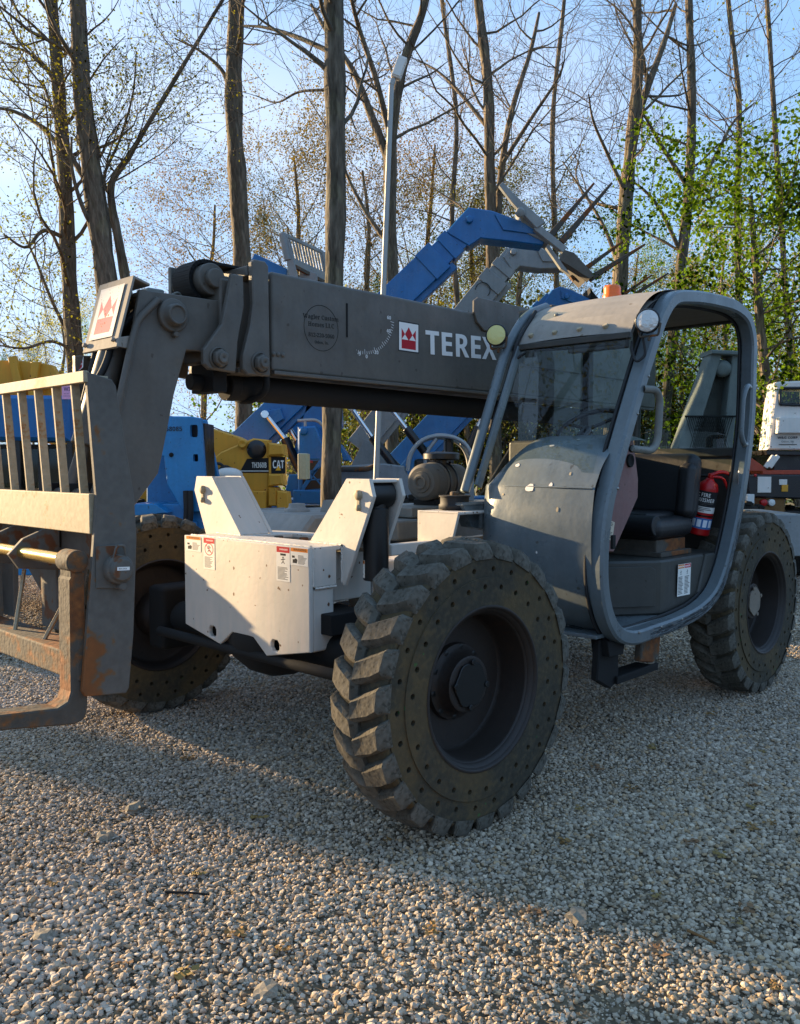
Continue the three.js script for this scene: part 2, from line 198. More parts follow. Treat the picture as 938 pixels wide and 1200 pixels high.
// wheels: axle along local z, outer face toward -z
function ring(r0, r1, t0, t1, holeR, holes, n = 64, phase = 0) {
  const s = new THREE.Shape(circ(0, 0, r1, n).map(([x, y]) => new THREE.Vector2(x, y))); s.holes.push(new THREE.Path(circ(0, 0, r0, n).reverse().map(([x, y]) => new THREE.Vector2(x, y))));
  for (let i = 0; i < holes; i++) { const a = (i + phase) / holes * 2 * Math.PI; s.holes.push(new THREE.Path(circ(holeR * Math.cos(a), holeR * Math.sin(a), 0.0125, 8).reverse().map(([x, y]) => new THREE.Vector2(x, y)))); }
  const g = new THREE.ExtrudeGeometry(s, { depth: t1 - t0, bevelEnabled: false }); g.translate(0, 0, t0 - 0.18); return g;
}
function lugGeo(seed, flip) {
  const r = rng(seed), st = [[0.001, 0.59, 0.548, 0.0], [0.018, 0.617, 0.56, 0.02], [0.07, 0.626, 0.572, 0.09], [0.125, 0.63, 0.572, 0.15], [0.175, 0.63, 0.574, 0.19], [0.196, 0.605, 0.574, 0.2]], pos = [], idx = [];
  st.forEach(([t, rt, rb, off], i) => {
    const half = [0.056, 0.057, 0.056, 0.053, 0.05, 0.04][i] / 0.62 * 0.95, j = () => (r() - 0.5) * 0.016, cut = 0.012 / 0.62 + Math.abs(j());
    const rw = rt - Math.abs(j()) * 1.2;
    for (const [k, rr] of [[-half - 0.016, rb], [-half, rw - 0.016], [-half + cut, rw], [half - cut, rw + j() * 0.5], [half, rw - 0.016], [half + 0.016, rb]]) { const f = -off * 0.55 + k + j() * 0.5, rad = Math.max(0.545, rr); pos.push(rad * Math.cos(f), rad * Math.sin(f), (flip ? -1 : 1) * (t - 0.18 + j() * 0.4)); }
    if (i) for (let k = 0; k < 5; k++) { const a = (i - 1) * 6 + k, b = a + 6; if (flip) idx.push(a, b, a + 1, b, b + 1, a + 1); else idx.push(a, a + 1, b, b, a + 1, b + 1); }
  });
  const e = (st.length - 1) * 6; for (let k = 1; k < 5; k++) { idx.push(...(flip ? [0, k, k + 1] : [0, k + 1, k])); idx.push(...(flip ? [e, e + k + 1, e + k] : [e, e + k, e + k + 1])); }
  let g = new THREE.BufferGeometry(); g.setAttribute('position', new THREE.Float32BufferAttribute(pos, 3)); g.setIndex(idx); g = toCreasedNormals(g.toNonIndexed(), 0.62); g.setAttribute('uv', new THREE.Float32BufferAttribute(new Float32Array(g.attributes.position.count * 2), 2)); return g;
}
const lugSets = [0, 1].map((f) => [1, 2, 3, 4, 5, 6].map((s) => merged(lugGeo(s * 17 + f * 5, f))));
const Z3 = (z) => V3(0, 0, z), zl = (prof, n = 64) => lathe(Z3(-0.18), Z3(0.18), prof, n);
const wheelParts = {
  tyre: merged([ring(0.35, 0.468, 0, 0.05, 0.43, 26), ring(0.466, 0.552, 0.009, 0.05, 0.503, 26, 64, 0.5), zl([[0.35, 0.05], [0.552, 0.05], [0.552, 0.05], [0.555, 0.012], [0.567, 0.018], [0.58, 0.04], [0.584, 0.09], [0.584, 0.27], [0.58, 0.32], [0.567, 0.342], [0.555, 0.348], [0.552, 0.31], [0.552, 0.31], [0.35, 0.31]], 72), ring(0.35, 0.468, 0.31, 0.36, 0.43, 26), ring(0.466, 0.552, 0.31, 0.351, 0.503, 26, 64, 0.5), zl([[0.35, 0], [0.352, 0.36]])]),
  rim: merged([zl([[0.352, -0.003], [0.345, -0.006], [0.338, -0.002], [0.334, 0.012], [0.334, 0.012], [0.322, 0.022], [0.318, 0.04], [0.318, 0.04], [0.308, 0.05], [0.304, 0.2], [0.29, 0.222], [0.29, 0.222], [0.2, 0.228], [0.11, 0.228]]), zl([[0.11, 0.24], [0.29, 0.24], [0.312, 0.255], [0.318, 0.34], [0.334, 0.345], [0.34, 0.363], [0.352, 0.363], [0.352, 0.3]])]),
  hub: merged([zl([[0.17, 0.23], [0.165, 0.2], [0.165, 0.2], [0.128, 0.19], [0.122, 0.12], [0.122, 0.12], [0.112, 0.112], [0, 0.112]], 36), zl([[0, 0.42], [0.1, 0.42], [0.1, 0.42], [0.13, 0.36], [0.15, 0.25], [0.1, 0.235]], 30)]),
  hub_cover: (() => { const p = circ(0, 0, 0.096, 30).map(([x, y], i) => { const k = 1 + 0.05 * Math.cos(i * 0.63 * 2); return [x * k, y * k]; }); const g = ext(p, 0.014, 0.003); g.translate(0, 0, 0.098 - 0.18); return merged([g, ...[0.6, 2.2, 3.7, 5.3].map((a) => cyl(V3(0.098 * Math.cos(a), 0.098 * Math.sin(a), -0.078), V3(0.098 * Math.cos(a), 0.098 * Math.sin(a), -0.09), 0.014, 8))]); })(),
  bolt: merged(lathe(Z3(0.05), Z3(-0.05), [[0, 0.036], [0.013, 0.036], [0.015, 0.03], [0.015, 0], [0.02, 0]], 6)),
};
function wheel(a, b, hubMat) {
  const w = part('wheel', TH), left = b > 0; w.position.copy(L(a, b > 0 ? 1.288 : -1.22, WR - 0.016)); w.scale.set(0.985, 0.985, 0.805); w.rotation.y = (left ? 0 : Math.PI) + (a > -1 ? -0.05 : 0); w.rotation.z = hash(a * 10 | 0, b * 10 | 0, 3) * 2;
  const add = (n, g, m) => put(new THREE.Mesh(g, m), n, w);
  add('tyre', wheelParts.tyre, M.rubber); add('rim', wheelParts.rim, M.rim); add('hub', wheelParts.hub, M.rim); add('hub_cover', wheelParts.hub_cover, hubMat);
  for (let i = 0; i < 10; i++) { const m = add('wheel_bolt', wheelParts.bolt, M.oil), f = i / 10 * 2 * Math.PI; m.position.set(0.15 * Math.cos(f), 0.15 * Math.sin(f), 0); }
  const N = 26; for (let k = 0; k < 2; k++) for (let i = 0; i < N; i++) { const m = add('tread_lug', lugSets[k][(i * 5 + k * 2 + i % 3) % 6], M.lug); m.rotation.z = (i + k * 0.5) / N * 2 * Math.PI; }
  return w;
}
wheel(0, TRACK, M.oil); wheel(0, -TRACK, M.oil); wheel(-WB, TRACK, M.hubPlate); wheel(-WB, -TRACK, M.hubPlate);

// axles and chassis
for (const a of [0, -WB]) obj('axle', [cyl(L(a, -1.0, WR), L(a, 1.0, WR), 0.095, 18), lathe(L(a, -0.26, WR), L(a, 0.26, WR), [[0.09, 0], [0.17, 0.08], [0.2, 0.2], [0.2, 0.32], [0.17, 0.44], [0.09, 0.52]], 22), lathe(L(a, 0, WR), L(a - 0.35 * (a ? -1 : 1), 0, WR), [[0.17, 0], [0.14, 0.2], [0.08, 0.3], [0.06, 0.42]], 18), box(a - 0.12, a + 0.12, -0.6, 0.6, WR + 0.1, WR + 0.2), cyl(L(a + 0.17, -0.85, WR - 0.06), L(a + 0.17, 0.85, WR - 0.06), 0.028, 10), ...[-1, 1].map((s) => box(a - 0.14, a + 0.14, s * 0.86, s * 1.04, WR - 0.19, WR + 0.19, 0.03))], M.dark, TH);
const frame = part('front_frame', TH);
const fp = [[-0.533, 1.15], [-0.533, 0.655], [-0.2, 0.588], [-0.09, 0.668], [0.09, 0.668], [0.2, 0.588], [0.533, 0.655], [0.533, 1.15]];
const slot = (x, y) => [[-0.032, 0.012], [-0.02, 0.028], [0.018, 0.028], [0.032, 0.014], [0.032, -0.014], [0.02, -0.028], [-0.018, -0.028], [-0.032, -0.012]].map(([p, q]) => [x + p, y + q]);
obj('front_plate', plateA(fp, 0.17, 0.195, 0.004, [slot(-0.269, 0.648), slot(0.269, 0.65)]), M.white, frame);
for (const s of [-1, 1]) { obj('side_plate', box(0.02, 0.166, s * 0.508, s * 0.531, 0.958, 1.143, 0.006), M.white, frame); obj('lower_box', box(0.034, 0.167, s * 0.42, s * 0.528, 0.648, 0.95, 0.012), M.white, frame); }
obj('deck_plate', plateC([[0.168, -0.53], [0.168, 0.53], [-0.35, 0.53], [-0.42, 0.3], [-0.42, -0.3], [-0.35, -0.53]], 1.128, 1.149, 0.003, [[[-0.07, -0.26], [-0.3, -0.2], [-0.3, 0.2], [-0.07, 0.26]].reverse()]), M.white, frame);
obj('deck_pan', [box(-0.33, -0.04, -0.28, 0.28, 1.0, 1.118), cyl(L(-0.14, -0.12, 1.11), L(-0.14, -0.12, 1.15), 0.025), cyl(L(-0.2, 0.02, 1.11), L(-0.2, 0.02, 1.147), 0.025)], M.rust, frame);
const br = (s) => [[0.29, 1.15], [0.565, 1.472], [0.725, 1.472], [0.75, 1.39], [0.552, 0.955], [0.536, 0.955], [0.536, 1.15]].map(([b, c]) => [s * b, c]);
for (const s of [-1, 1]) {
  const bk = part('leveling_bracket', frame);
  obj('bracket', [plateA(br(s), -0.035, -0.012, 0.003), plateA(br(s), -0.235, -0.212, 0.003), grid(1, 1, (u, v) => L(mix(-0.036, -0.212, u), s * mix(0.3, 0.56, v), mix(1.152, 1.462, v))), box(-0.212, -0.036, s * 0.57, s * 0.715, 1.452, 1.468)], M.white, frame);
  obj('pin_lock', [lathe(L(-0.012, s * 0.655, 1.395), L(0.03, s * 0.655, 1.395), [[0.024, 0], [0.024, 0.012], [0.016, 0.016], [0.014, 0.02], [0, 0.02]], 14), lathe(L(-0.012, s * 0.655, 1.335), L(0.03, s * 0.655, 1.335), [[0.016, 0], [0.016, 0.012], [0.01, 0.018], [0, 0.018]], 12), box(-0.012, -0.004, s * 0.645, s * 0.665, 1.33, 1.4, 0.002)], M.worn, frame);
  frame.remove(bk);
}
const bead = (p, q, seed) => { const r = rng(seed), n = Math.max(6, Math.round(p.distanceTo(q) / 0.011)); return sweep(Array.from({ length: n + 1 }, (_, i) => p.clone().lerp(q, i / n).add(V3((r() - 0.5) * 0.002, (r() - 0.5) * 0.002, (r() - 0.5) * 0.002))), (t) => 0.0048 + 0.0022 * Math.abs(Math.sin(t * n * 1.57)), 6); };
for (const s of [-1, 1]) obj('weld_bead', [bead(L(-0.01, s * 0.29, 1.151), L(-0.01, s * 0.53, 1.151), 3), bead(L(0.168, s * 0.532, 0.965), L(0.168, s * 0.532, 1.14), 4), bead(L(0.026, s * 0.534, 0.954), L(0.16, s * 0.534, 0.954), 5), bead(L(-0.01, s * 0.535, 0.97), L(-0.01, s * 0.535, 1.14), 6), bead(L(-0.04, s * 0.3, 1.153), L(-0.2, s * 0.3, 1.153), 7)], M.white, frame);
obj('weld_bead', [bead(L(0.164, -0.51, 1.151), L(0.164, 0.51, 1.151), 8)], M.white, frame);
obj('leveling_cylinder', [cyl(L(-0.123, 0.655, 0.98), L(-0.123, 0.655, 1.33), 0.062, 24), lathe(L(-0.205, 0.655, 1.395), L(-0.041, 0.655, 1.395), [[0.05, 0], [0.068, 0.01], [0.068, 0.155], [0.05, 0.164]], 20), cyl(L(-0.123, 0.655, 1.3), L(-0.123, 0.655, 1.39), 0.05, 18)], M.oil, frame);
obj('cylinder_rod', cyl(L(-0.123, 0.655, 0.72), L(-0.123, 0.655, 0.99), 0.026, 14), M.chrome, frame);
obj('chassis_rail', [box(-0.36, -3.75, 0.2, 0.36, 0.72, 1.02, 0.01), box(-0.36, -3.75, -0.2, -0.36, 0.72, 1.02, 0.01), box(-0.36, 0.02, -0.45, 0.45, 0.86, 1.1, 0.01), box(-3.75, -3.6, -0.5, 0.5, 0.6, 1.2, 0.01)], M.white, TH);
obj('belly_pan', [box(-0.6, -2.6, -0.2, 0.2, 0.56, 0.72, 0.02), cyl(L(-0.3, 0, 0.62), L(-2.8, 0, 0.66), 0.045)], M.dark, TH);
obj('frame_rail_trim', [box(-0.42, -1.35, 0.42, 0.47, 1.06, 1.12, 0.006)], M.white, TH);
// engine cowl on the far side, air cleaner
const cowl = part('engine_cowl', TH);
obj('cowl_body', [plateB([[-0.62, 0.75], [-0.62, 1.12], [-0.72, 1.22], [-2.45, 1.22], [-2.6, 1.1], [-2.6, 0.75]], -0.5, -1.3, 0.02)], M.concrete, cowl);
obj('fuel_cap', [lathe(L(-0.95, -0.95, 1.219), L(-0.95, -0.95, 1.4), [[0.09, 0], [0.085, 0.02], [0.06, 0.028], [0.055, 0.055], [0, 0.06]], 18)], M.concrete, cowl);
obj('cowl_box', plateB([[-1.02, 1.222], [-1.05, 1.30], [-1.3, 1.30], [-1.34, 1.222]], -0.52, -0.8, 0.01), M.grey, cowl);
obj('cowl_deck', [box(-1.3, -2.3, -0.49, -0.2, 1.19, 1.26, 0.01), box(-1.12, -1.6, -0.45, -0.16, 1.05, 1.185, 0.02)], M.grey, cowl);
const ac = part('air_cleaner', TH); const aA = L(-1.5, -0.32, 1.42), aB = L(-2.0, -0.42, 1.42);
obj('canister', lathe(aA, aB, [[0, 0.012], [0.026, 0.012], [0.026, 0.012], [0.032, 0.0], [0.032, 0.0], [0.044, 0.0], [0.044, 0.0], [0.046, 0.014], [0.07, 0.014], [0.07, 0.014], [0.074, 0.026], [0.074, 0.026], [0.1, 0.028], [0.1, 0.028], [0.124, 0.05], [0.128, 0.07], [0.128, 0.07], [0.128, 0.17], [0.128, 0.17], [0.138, 0.174], [0.138, 0.174], [0.138, 0.21], [0.138, 0.21], [0.127, 0.216], [0.127, 0.216], [0.127, 0.27], [0.127, 0.27], [0.134, 0.274], [0.134, 0.31], [0.125, 0.316], [0.125, 0.5], [0, 0.51]], 40), M.filter, ac);
obj('strap', [0.192, 0.292].map((t) => { const d = aB.clone().sub(aA).normalize(); return lathe(aA.clone().addScaledVector(d, t), aB, [[0.13, -0.012], [0.142, -0.012], [0.142, 0.012], [0.13, 0.012]], 36); }), M.black, ac);
obj('rain_cap', lathe(L(-1.79, -0.375, 1.53), L(-1.79, -0.375, 1.8), [[0.05, 0], [0.05, 0.04], [0.05, 0.04], [0.12, 0.042], [0.13, 0.05], [0.13, 0.05], [0.13, 0.086], [0.13, 0.086], [0.12, 0.094], [0.05, 0.1], [0, 0.1]], 32), M.black, ac);
obj('mount', [box(-1.6, -1.95, -0.47, -0.27, 1.255, 1.3)], M.dark, ac);
// cab mount in front of the cab
const mt = part('cab_mount', TH);
obj('post', [plateA([[0.36, 1.08], [0.36, 1.285], [0.66, 1.285], [0.6, 1.08]], -0.76, -0.74), box(-0.76, -1.05, 0.36, 0.38, 1.08, 1.28), box(-0.74, -1.05, 0.37, 0.66, 1.268, 1.284)], M.white, mt);
obj('isolator', [lathe(L(-0.92, 0.48, 1.284), L(-0.92, 0.48, 1.5), [[0.055, 0], [0.09, 0.004], [0.09, 0.03], [0.082, 0.034], [0.082, 0.072], [0.09, 0.075], [0.09, 0.082], [0.03, 0.083]], 22)], M.hose, mt);
obj('bolt', lathe(L(-0.92, 0.48, 1.366), L(-0.92, 0.48, 1.5), [[0.028, 0], [0.028, 0.018], [0.02, 0.022], [0, 0.022]], 6), M.rust, mt);
obj('channel', [plateB([[-0.86, 1.33], [-0.95, 1.19], [-1.12, 1.16], [-1.2, 1.33]], 0.5, 0.585), box(-0.86, -1.15, 0.42, 0.59, 1.31, 1.325)], M.cab, mt);

// ---------------------------------------------------------------- boom
const boom = part('boom', TH);
obj('outer_boom', [box(0.14, -3.85, -0.19, 0.19, 2.0, 2.49, 0.018), plateB([[-1.43, 2.49], [-1.43, 2.56], [-1.47, 2.585], [-3.6, 2.585], [-3.6, 2.2], [-1.98, 2.2], [-1.86, 2.38], [-1.53, 2.385], [-1.46, 2.43]], 0.188, 0.206, 0.004), box(0.13, -3.8, 0.165, 0.2, 1.985, 2.004, 0.004)], M.boom, boom);
obj('under_cylinder', [cyl(L(0.25, 0.02, 1.925), L(-3.4, 0.02, 1.9), 0.066, 22), cyl(L(0.5, 0.02, 1.935), L(0.25, 0.02, 1.93), 0.04, 18), cyl(L(0.3, 0.02, 1.927), L(0.24, 0.02, 1.927), 0.072, 18), box(0.44, 0.36, -0.06, 0.13, 1.885, 2.02)], M.dark, boom);
obj('retaining_ring', [pipe([L(0.15, 0.16, 2.0), L(0.15, 0.16, 1.9), L(0.17, 0.08, 1.86), L(0.19, -0.02, 1.86), L(0.2, -0.08, 1.92)], 0.017, 0.06)], M.dark, boom);
const notch = (pts) => pts;
obj('collar', plateB(notch([[0.29, 2.5], [0.27, 2.515], [0.21, 2.515], [0.19, 2.495], [0.185, 1.968], [0.32, 1.966], [0.345, 1.99], [0.345, 2.05], [0.3, 2.2], [0.284, 2.3]]), 0.205, 0.24, 0.006), M.boom, boom);
obj('collar', plateB([[0.39, 2.432], [0.325, 2.432], [0.322, 2.29], [0.36, 2.12], [0.375, 1.972], [0.52, 1.978], [0.55, 2.0], [0.55, 2.065], [0.45, 2.19], [0.42, 2.3]], 0.19, 0.222, 0.006), M.boom, boom);
obj('collar', [plateB([[0.29, 2.5], [0.19, 2.515], [0.185, 1.968], [0.345, 1.98], [0.284, 2.3]], -0.24, -0.205), plateB([[0.39, 2.432], [0.325, 2.432], [0.36, 2.12], [0.375, 1.972], [0.55, 1.99], [0.42, 2.3]], -0.222, -0.19), box(0.29, 0.19, -0.2, 0.2, 2.44, 2.49), box(0.345, 0.19, -0.2, 0.2, 1.975, 2.0)], M.boom, boom);
obj('middle_boom', [box(0.42, -0.5, -0.165, 0.165, 2.03, 2.42, 0.015)], M.neck, boom);
const nut = (a, c, b) => [lathe(L(a, b, c), L(a, b + 0.1, c), [[0.052, 0], [0.052, 0.008], [0.048, 0.012]], 20), lathe(L(a, b + 0.008, c), L(a, b + 0.1, c), [[0.042, 0], [0.042, 0.022], [0.036, 0.028], [0.02, 0.028]], 6), lathe(L(a, b + 0.03, c), L(a, b + 0.1, c), [[0.026, 0], [0.026, 0.016], [0.022, 0.018], [0.008, 0.018], [0.004, 0.012], [0, 0.012]], 16)];
for (const [a, c, b] of [[0.472, 2.03, 0.222], [0.25, 2.025, 0.24]]) obj('pin_nut', nut(a, c, b), M.boom, boom);
obj('chain_roller', [cyl(L(0.43, -0.12, 2.415), L(0.43, 0.12, 2.415), 0.075, 26), cyl(L(0.43, 0.12, 2.415), L(0.43, 0.155, 2.415), 0.045, 18), beam(L(0.43, 0.135, 2.41), L(0.28, 0.135, 2.41), 0.05, 0.02), beam(L(0.43, -0.135, 2.41), L(0.28, -0.135, 2.41), 0.05, 0.02), box(0.5, 0.47, -0.16, -0.13, 2.33, 2.5)], M.boom, boom);
for (let i = 0; i < 16; i++) { const f = -1.3 + i / 15 * 3.5, rr = 0.09; for (const bb of [0]) obj('chain_link', [new THREE.BoxGeometry(0.034, 0.018, 0.15)].map((g) => { g.rotateZ(Math.PI / 2 + f); g.translate(0.43 + rr * Math.cos(f), 2.415 + rr * Math.sin(f), -bb); return g; }), M.dark, boom); }
obj('chain', [box(0.42, -0.1, -0.075, 0.075, 2.497, 2.512, 0.003)], M.dark, boom);
for (const a of [0.128, 0.1, 0.07]) obj('rivet', lathe(L(a, 0.19, 2.085), L(a, 0.2, 2.085), [[0.012, 0], [0.012, 0.004], [0.006, 0.009], [0, 0.009]], 10), M.boom, boom);
obj('weld_strip', [box(-0.36, -0.372, 0.189, 0.194, 2.22, 2.4, 0.002)], M.dark, boom);
// neck and head
obj('neck', [-1, 1].map((s) => plateB([[0.825, 2.305], [0.4, 2.312], [0.4, 2.09], [0.475, 2.09], [0.5, 2.065], [0.596, 2.063], [0.662, 1.861], [0.726, 1.59], [0.75, 1.5], [0.862, 1.365], [1.0, 1.24], [1.07, 1.2], [1.1, 1.34], [1.02, 1.52], [0.93, 1.8], [0.862, 2.11]], s * 0.125, s * 0.15, 0.004)), M.neck, boom);
obj('neck_web', [box(0.42, 0.82, -0.125, 0.125, 2.28, 2.3), grid(1, 4, (u, v) => { const q = [[0.62, 2.06], [0.66, 1.86], [0.726, 1.6], [0.76, 1.5], [0.87, 1.37]][Math.round(v * 4)]; return L(q[0], mix(-0.13, 0.13, u), q[1]); }), box(0.4, 0.55, -0.13, 0.13, 2.09, 2.11)], M.neck, boom);
obj('neck_flange', [pipe([L(0.745, 0.165, 2.27), L(0.845, 0.165, 2.17), L(0.87, 0.165, 2.1), L(0.955, 0.165, 1.76)], 0.016, 0.04, 6), plateB([[0.735, 2.285], [0.845, 2.18], [0.872, 2.1], [0.96, 1.75], [0.935, 1.745], [0.85, 2.09], [0.83, 2.16], [0.725, 2.27]], 0.15, 0.168, 0.003)], M.neck, boom);
obj('head_pin', [lathe(L(0.67, 0.15, 2.21), L(0.67, 0.3, 2.21), [[0.075, 0], [0.075, 0.018], [0.068, 0.022], [0.05, 0.022], [0.048, 0.05], [0.042, 0.056], [0.036, 0.056], [0.036, 0.05], [0, 0.05]], 30), cyl(L(0.662, 0.15, 2.125), L(0.662, 0.18, 2.125), 0.014, 8)], M.neck, boom);
obj('hinge_pin', cyl(L(1.12, -0.4, 1.24), L(1.12, 0.4, 1.24), 0.035, 18), M.dark, boom);
obj('tilt_cylinder', [cyl(L(0.86, 0, 2.1), L(1.02, 0, 1.62), 0.06, 22), cyl(L(1.0, 0, 1.68), L(1.1, 0, 1.4), 0.03, 14), cyl(L(1.1, -0.14, 1.4), L(1.1, 0.14, 1.4), 0.04, 14)], M.neck, boom);
obj('tilt_link', [-0.09, 0.09].map((b) => plateB([[0.98, 1.46], [1.14, 1.46], [1.2, 1.2], [1.1, 1.16], [1.0, 1.3]], b - 0.012, b + 0.012)), M.dark, boom);
obj('hydraulic_hose', [[-0.07, 0.016], [-0.02, 0.014], [0.06, 0.016]].map(([b, r], i) => pipe([L(0.8, b, 2.22), L(0.9, b - 0.02, 2.1), L(0.94, b, 1.98), L(0.96 + i * 0.02, b - 0.03, 1.86), L(1.02, b + 0.02, 1.72)], r, 0.08)), M.hose, boom);
const coverLine = [[0.945, 2.045], [0.857, 2.36], [0.778, 2.335], [0.78, 2.325], [0.85, 2.346], [0.935, 2.04]];
obj('head_cover', [plateB(coverLine, -0.155, 0.155, 0.002), plateB([[0.945, 2.045], [0.935, 2.085], [0.865, 2.1], [0.868, 2.04]], 0.145, 0.158, 0.002), ...[[0.13, 2.075], [-0.13, 2.075]].map(([b, c]) => cyl(L(0.938, b, c), L(0.955, b, c + 0.004), 0.011, 8))], M.roof, boom);
obj('link_plate', [plateB([[0.98, 2.03], [0.86, 2.04], [0.8, 1.93], [0.8, 1.7], [0.98, 1.7]], -0.185, -0.155)], M.neck, boom);
obj('head_light', [box(0.69, 0.6, -0.13, -0.02, 2.31, 2.36, 0.01), pipe([L(0.6, -0.02, 2.32), L(0.56, 0.03, 2.35), L(0.52, 0.0, 2.33), L(0.5, 0.02, 2.325)], 0.005, 0.02, 6)], M.grey, boom);
// prints on the boom
const crown = (x, w, h, bg, fg, bd) => { x.fillStyle = bd; x.fillRect(0, 0, w, h); x.fillStyle = bg; x.fillRect(w * 0.04, h * 0.04, w * 0.92, h * 0.92); x.fillStyle = fg; const P = (pts) => { x.beginPath(); pts.forEach(([u, v], i) => x[i ? 'lineTo' : 'moveTo'](u * w, v * h)); x.fill(); }; x.fillRect(w * 0.16, h * 0.6, w * 0.68, h * 0.3); P([[0.16, 0.24], [0.32, 0.42], [0.16, 0.6]]); P([[0.84, 0.24], [0.68, 0.42], [0.84, 0.6]]); P([[0.5, 0.17], [0.68, 0.42], [0.5, 0.62], [0.32, 0.42]]); };
const crownRed = printMat(canvasTex(256, 300, (x, w, h) => crown(x, w, h, '#e6e2dc', '#b01f2c', '#2b2b2b')));
decal('emblem', boom, crownRed, 0.176, 0.172, 'B', -0.849, 0.1912, 2.272);
const faded = rng(5);
const crownPink = printMat(canvasTex(300, 330, (x, w, h) => { crown(x, w, h, '#e3ddd3', '#d97f80', '#d9d3c9'); for (let i = 0; i < 70; i++) { const big = i < 14, px = big ? w * (0.35 + 0.3 * faded()) : w * faded(), py = big ? h * (0.45 + 0.35 * faded()) : h * faded(); x.fillStyle = ['#8a4a2c', '#6f3a24', '#b07a55'][i % 3]; x.globalAlpha = 0.75; x.beginPath(); x.ellipse(px, py, 1 + faded() * (big ? 9 : 3), 1 + faded() * (big ? 7 : 3), faded() * 3, 0, 7); x.fill(); } }));
{ const g = new THREE.PlaneGeometry(0.215, 0.245); g.rotateY(Math.PI / 2); const lean = Math.atan2(0.088, 0.315); g.rotateZ(lean); g.translate(0.9035, 2.2132, 0.005); obj('emblem', g, crownPink, boom, true); }
{ const g = new THREE.PlaneGeometry(0.075, 0.075); g.rotateZ(0.5); g.rotateY(Math.PI / 2); g.rotateZ(0.35); g.translate(0.955, 1.99, 0.17); obj('emblem_patch', g, crownRed, boom, true); }
{ const g = lettering('TEREX', 0.138, 0.68); g.rotateY(Math.PI); g.translate(-0.995, 2.19, -0.1915); g.computeVertexNormals(); const m = obj('lettering', g, std({ color: col(0xdedcd8), roughness: 0.6 }), boom); m.rotation.z = -0.035; m.position.set(0, 0, 0); m.geometry.translate(0.995, -2.19, 0); m.position.set(-0.995, 2.19, 0); }
decal('owner_stamp', boom, printMat(canvasTex(512, 512, (x) => { x.strokeStyle = x.fillStyle = '#23211f'; x.lineWidth = 7; x.beginPath(); x.arc(256, 256, 244, 0, 7); x.stroke(); x.textAlign = 'center'; x.font = 'bold 66px serif'; x.fillText('Wagler Custom', 256, 165); x.fillText('Homes LLC', 256, 245); x.font = 'bold 60px serif'; x.fillText('812-220-5060', 256, 355); x.font = 'bold 44px serif'; x.fillText('Odon, In.', 256, 425); })), 0.245, 0.245, 'B', -0.185, 0.1912, 2.247, 0.03);
decal('angle_scale', boom, printMat(canvasTex(256, 256, (x) => { x.strokeStyle = x.fillStyle = '#dcdad6'; x.lineWidth = 3; for (let i = 0; i <= 26; i++) { const f = 0.15 + i / 26 * 1.75, r0 = i % 5 ? 205 : 195; x.beginPath(); x.moveTo(40 + r0 * Math.cos(f), 10 + r0 * Math.sin(f)); x.lineTo(40 + 222 * Math.cos(f), 10 + 222 * Math.sin(f)); x.stroke(); } x.font = 'bold 26px sans-serif'; x.fillText('60', 208, 30); x.fillText('40', 205, 100); x.fillText('20', 120, 222); x.fillText('0', 60, 250); x.fillText('-5', 6, 240); })), 0.29, 0.27, 'B', -0.58, 0.1912, 2.25);

// ---------------------------------------------------------------- fork carriage
const car = part('fork_carriage', TH);
const sidePl = [[1.311, 1.875], [1.281, 1.426], [1.295, 1.25], [1.35, 0.71], [1.338, 0.69], [1.178, 0.672], [1.165, 0.69], [1.143, 0.89], [1.123, 1.26], [1.13, 1.417], [1.196, 1.829], [1.212, 1.852]];
for (const s of [1, -1]) obj('side_plate', plateB(sidePl, s * 0.6, s * 0.622, 0.003), M.plate, car);
obj('top_bar', [box(1.3, 1.322, -0.622, 0.622, 1.835, 1.878, 0.004), box(1.215, 1.3, -0.598, 0.598, 1.852, 1.866, 0.002)], M.worn, car);
for (let i = 0; i < 8; i++) { const b = 0.505 - i * 0.158; obj('upright_bar', plateB([[1.316, 1.84], [1.288, 1.43], [1.256, 1.43], [1.284, 1.84]], b - 0.007, b + 0.007, 0.002), M.worn, car); }
obj('front_bar', box(1.272, 1.298, -0.598, 0.598, 1.283, 1.432, 0.004), M.worn, car);
obj('back_panel', [plateA([[-0.598, 1.28], [0.598, 1.28], [0.598, 1.12], [0.3, 1.12], [0.24, 0.98], [0.2, 0.98], [0.15, 1.06], [0.02, 1.06], [-0.06, 0.95], [-0.3, 1.12], [-0.598, 1.12]], 1.16, 1.18)], M.carriage, car);
for (const [b0, b1] of [[0.38, 0.5], [-0.08, 0.06], [-0.5, -0.38]]) obj('back_post', plateA([[b0, 0.84], [b0 - 0.01, 1.3], [b1 + 0.01, 1.3], [b1, 0.84]], 1.165, 1.19), M.carriage, car);
for (const b of [0.1, -0.2]) obj('lug_plate', plateB([[1.19, 1.3], [1.34, 1.24], [1.4, 1.18], [1.36, 1.12], [1.19, 1.1]], b - 0.012, b + 0.012), M.carriage, car);
obj('lower_bar', [box(1.22, 1.36, -0.6, 0.6, 0.742, 0.845, 0.01)], M.rust, car);
for (const [b0, b1] of [[0.38, 0.225], [-0.105, -0.05], [-0.4, -0.52]]) obj('brace_rod', beam(L(1.25, b0, 1.09), L(1.32, b1, 0.83), 0.014, 0.014, 0.002), M.worn, car);
obj('fork_shaft', [cyl(L(1.345, -0.595, 1.185), L(1.345, 0.595, 1.185), 0.024, 20)], M.zinc, car);
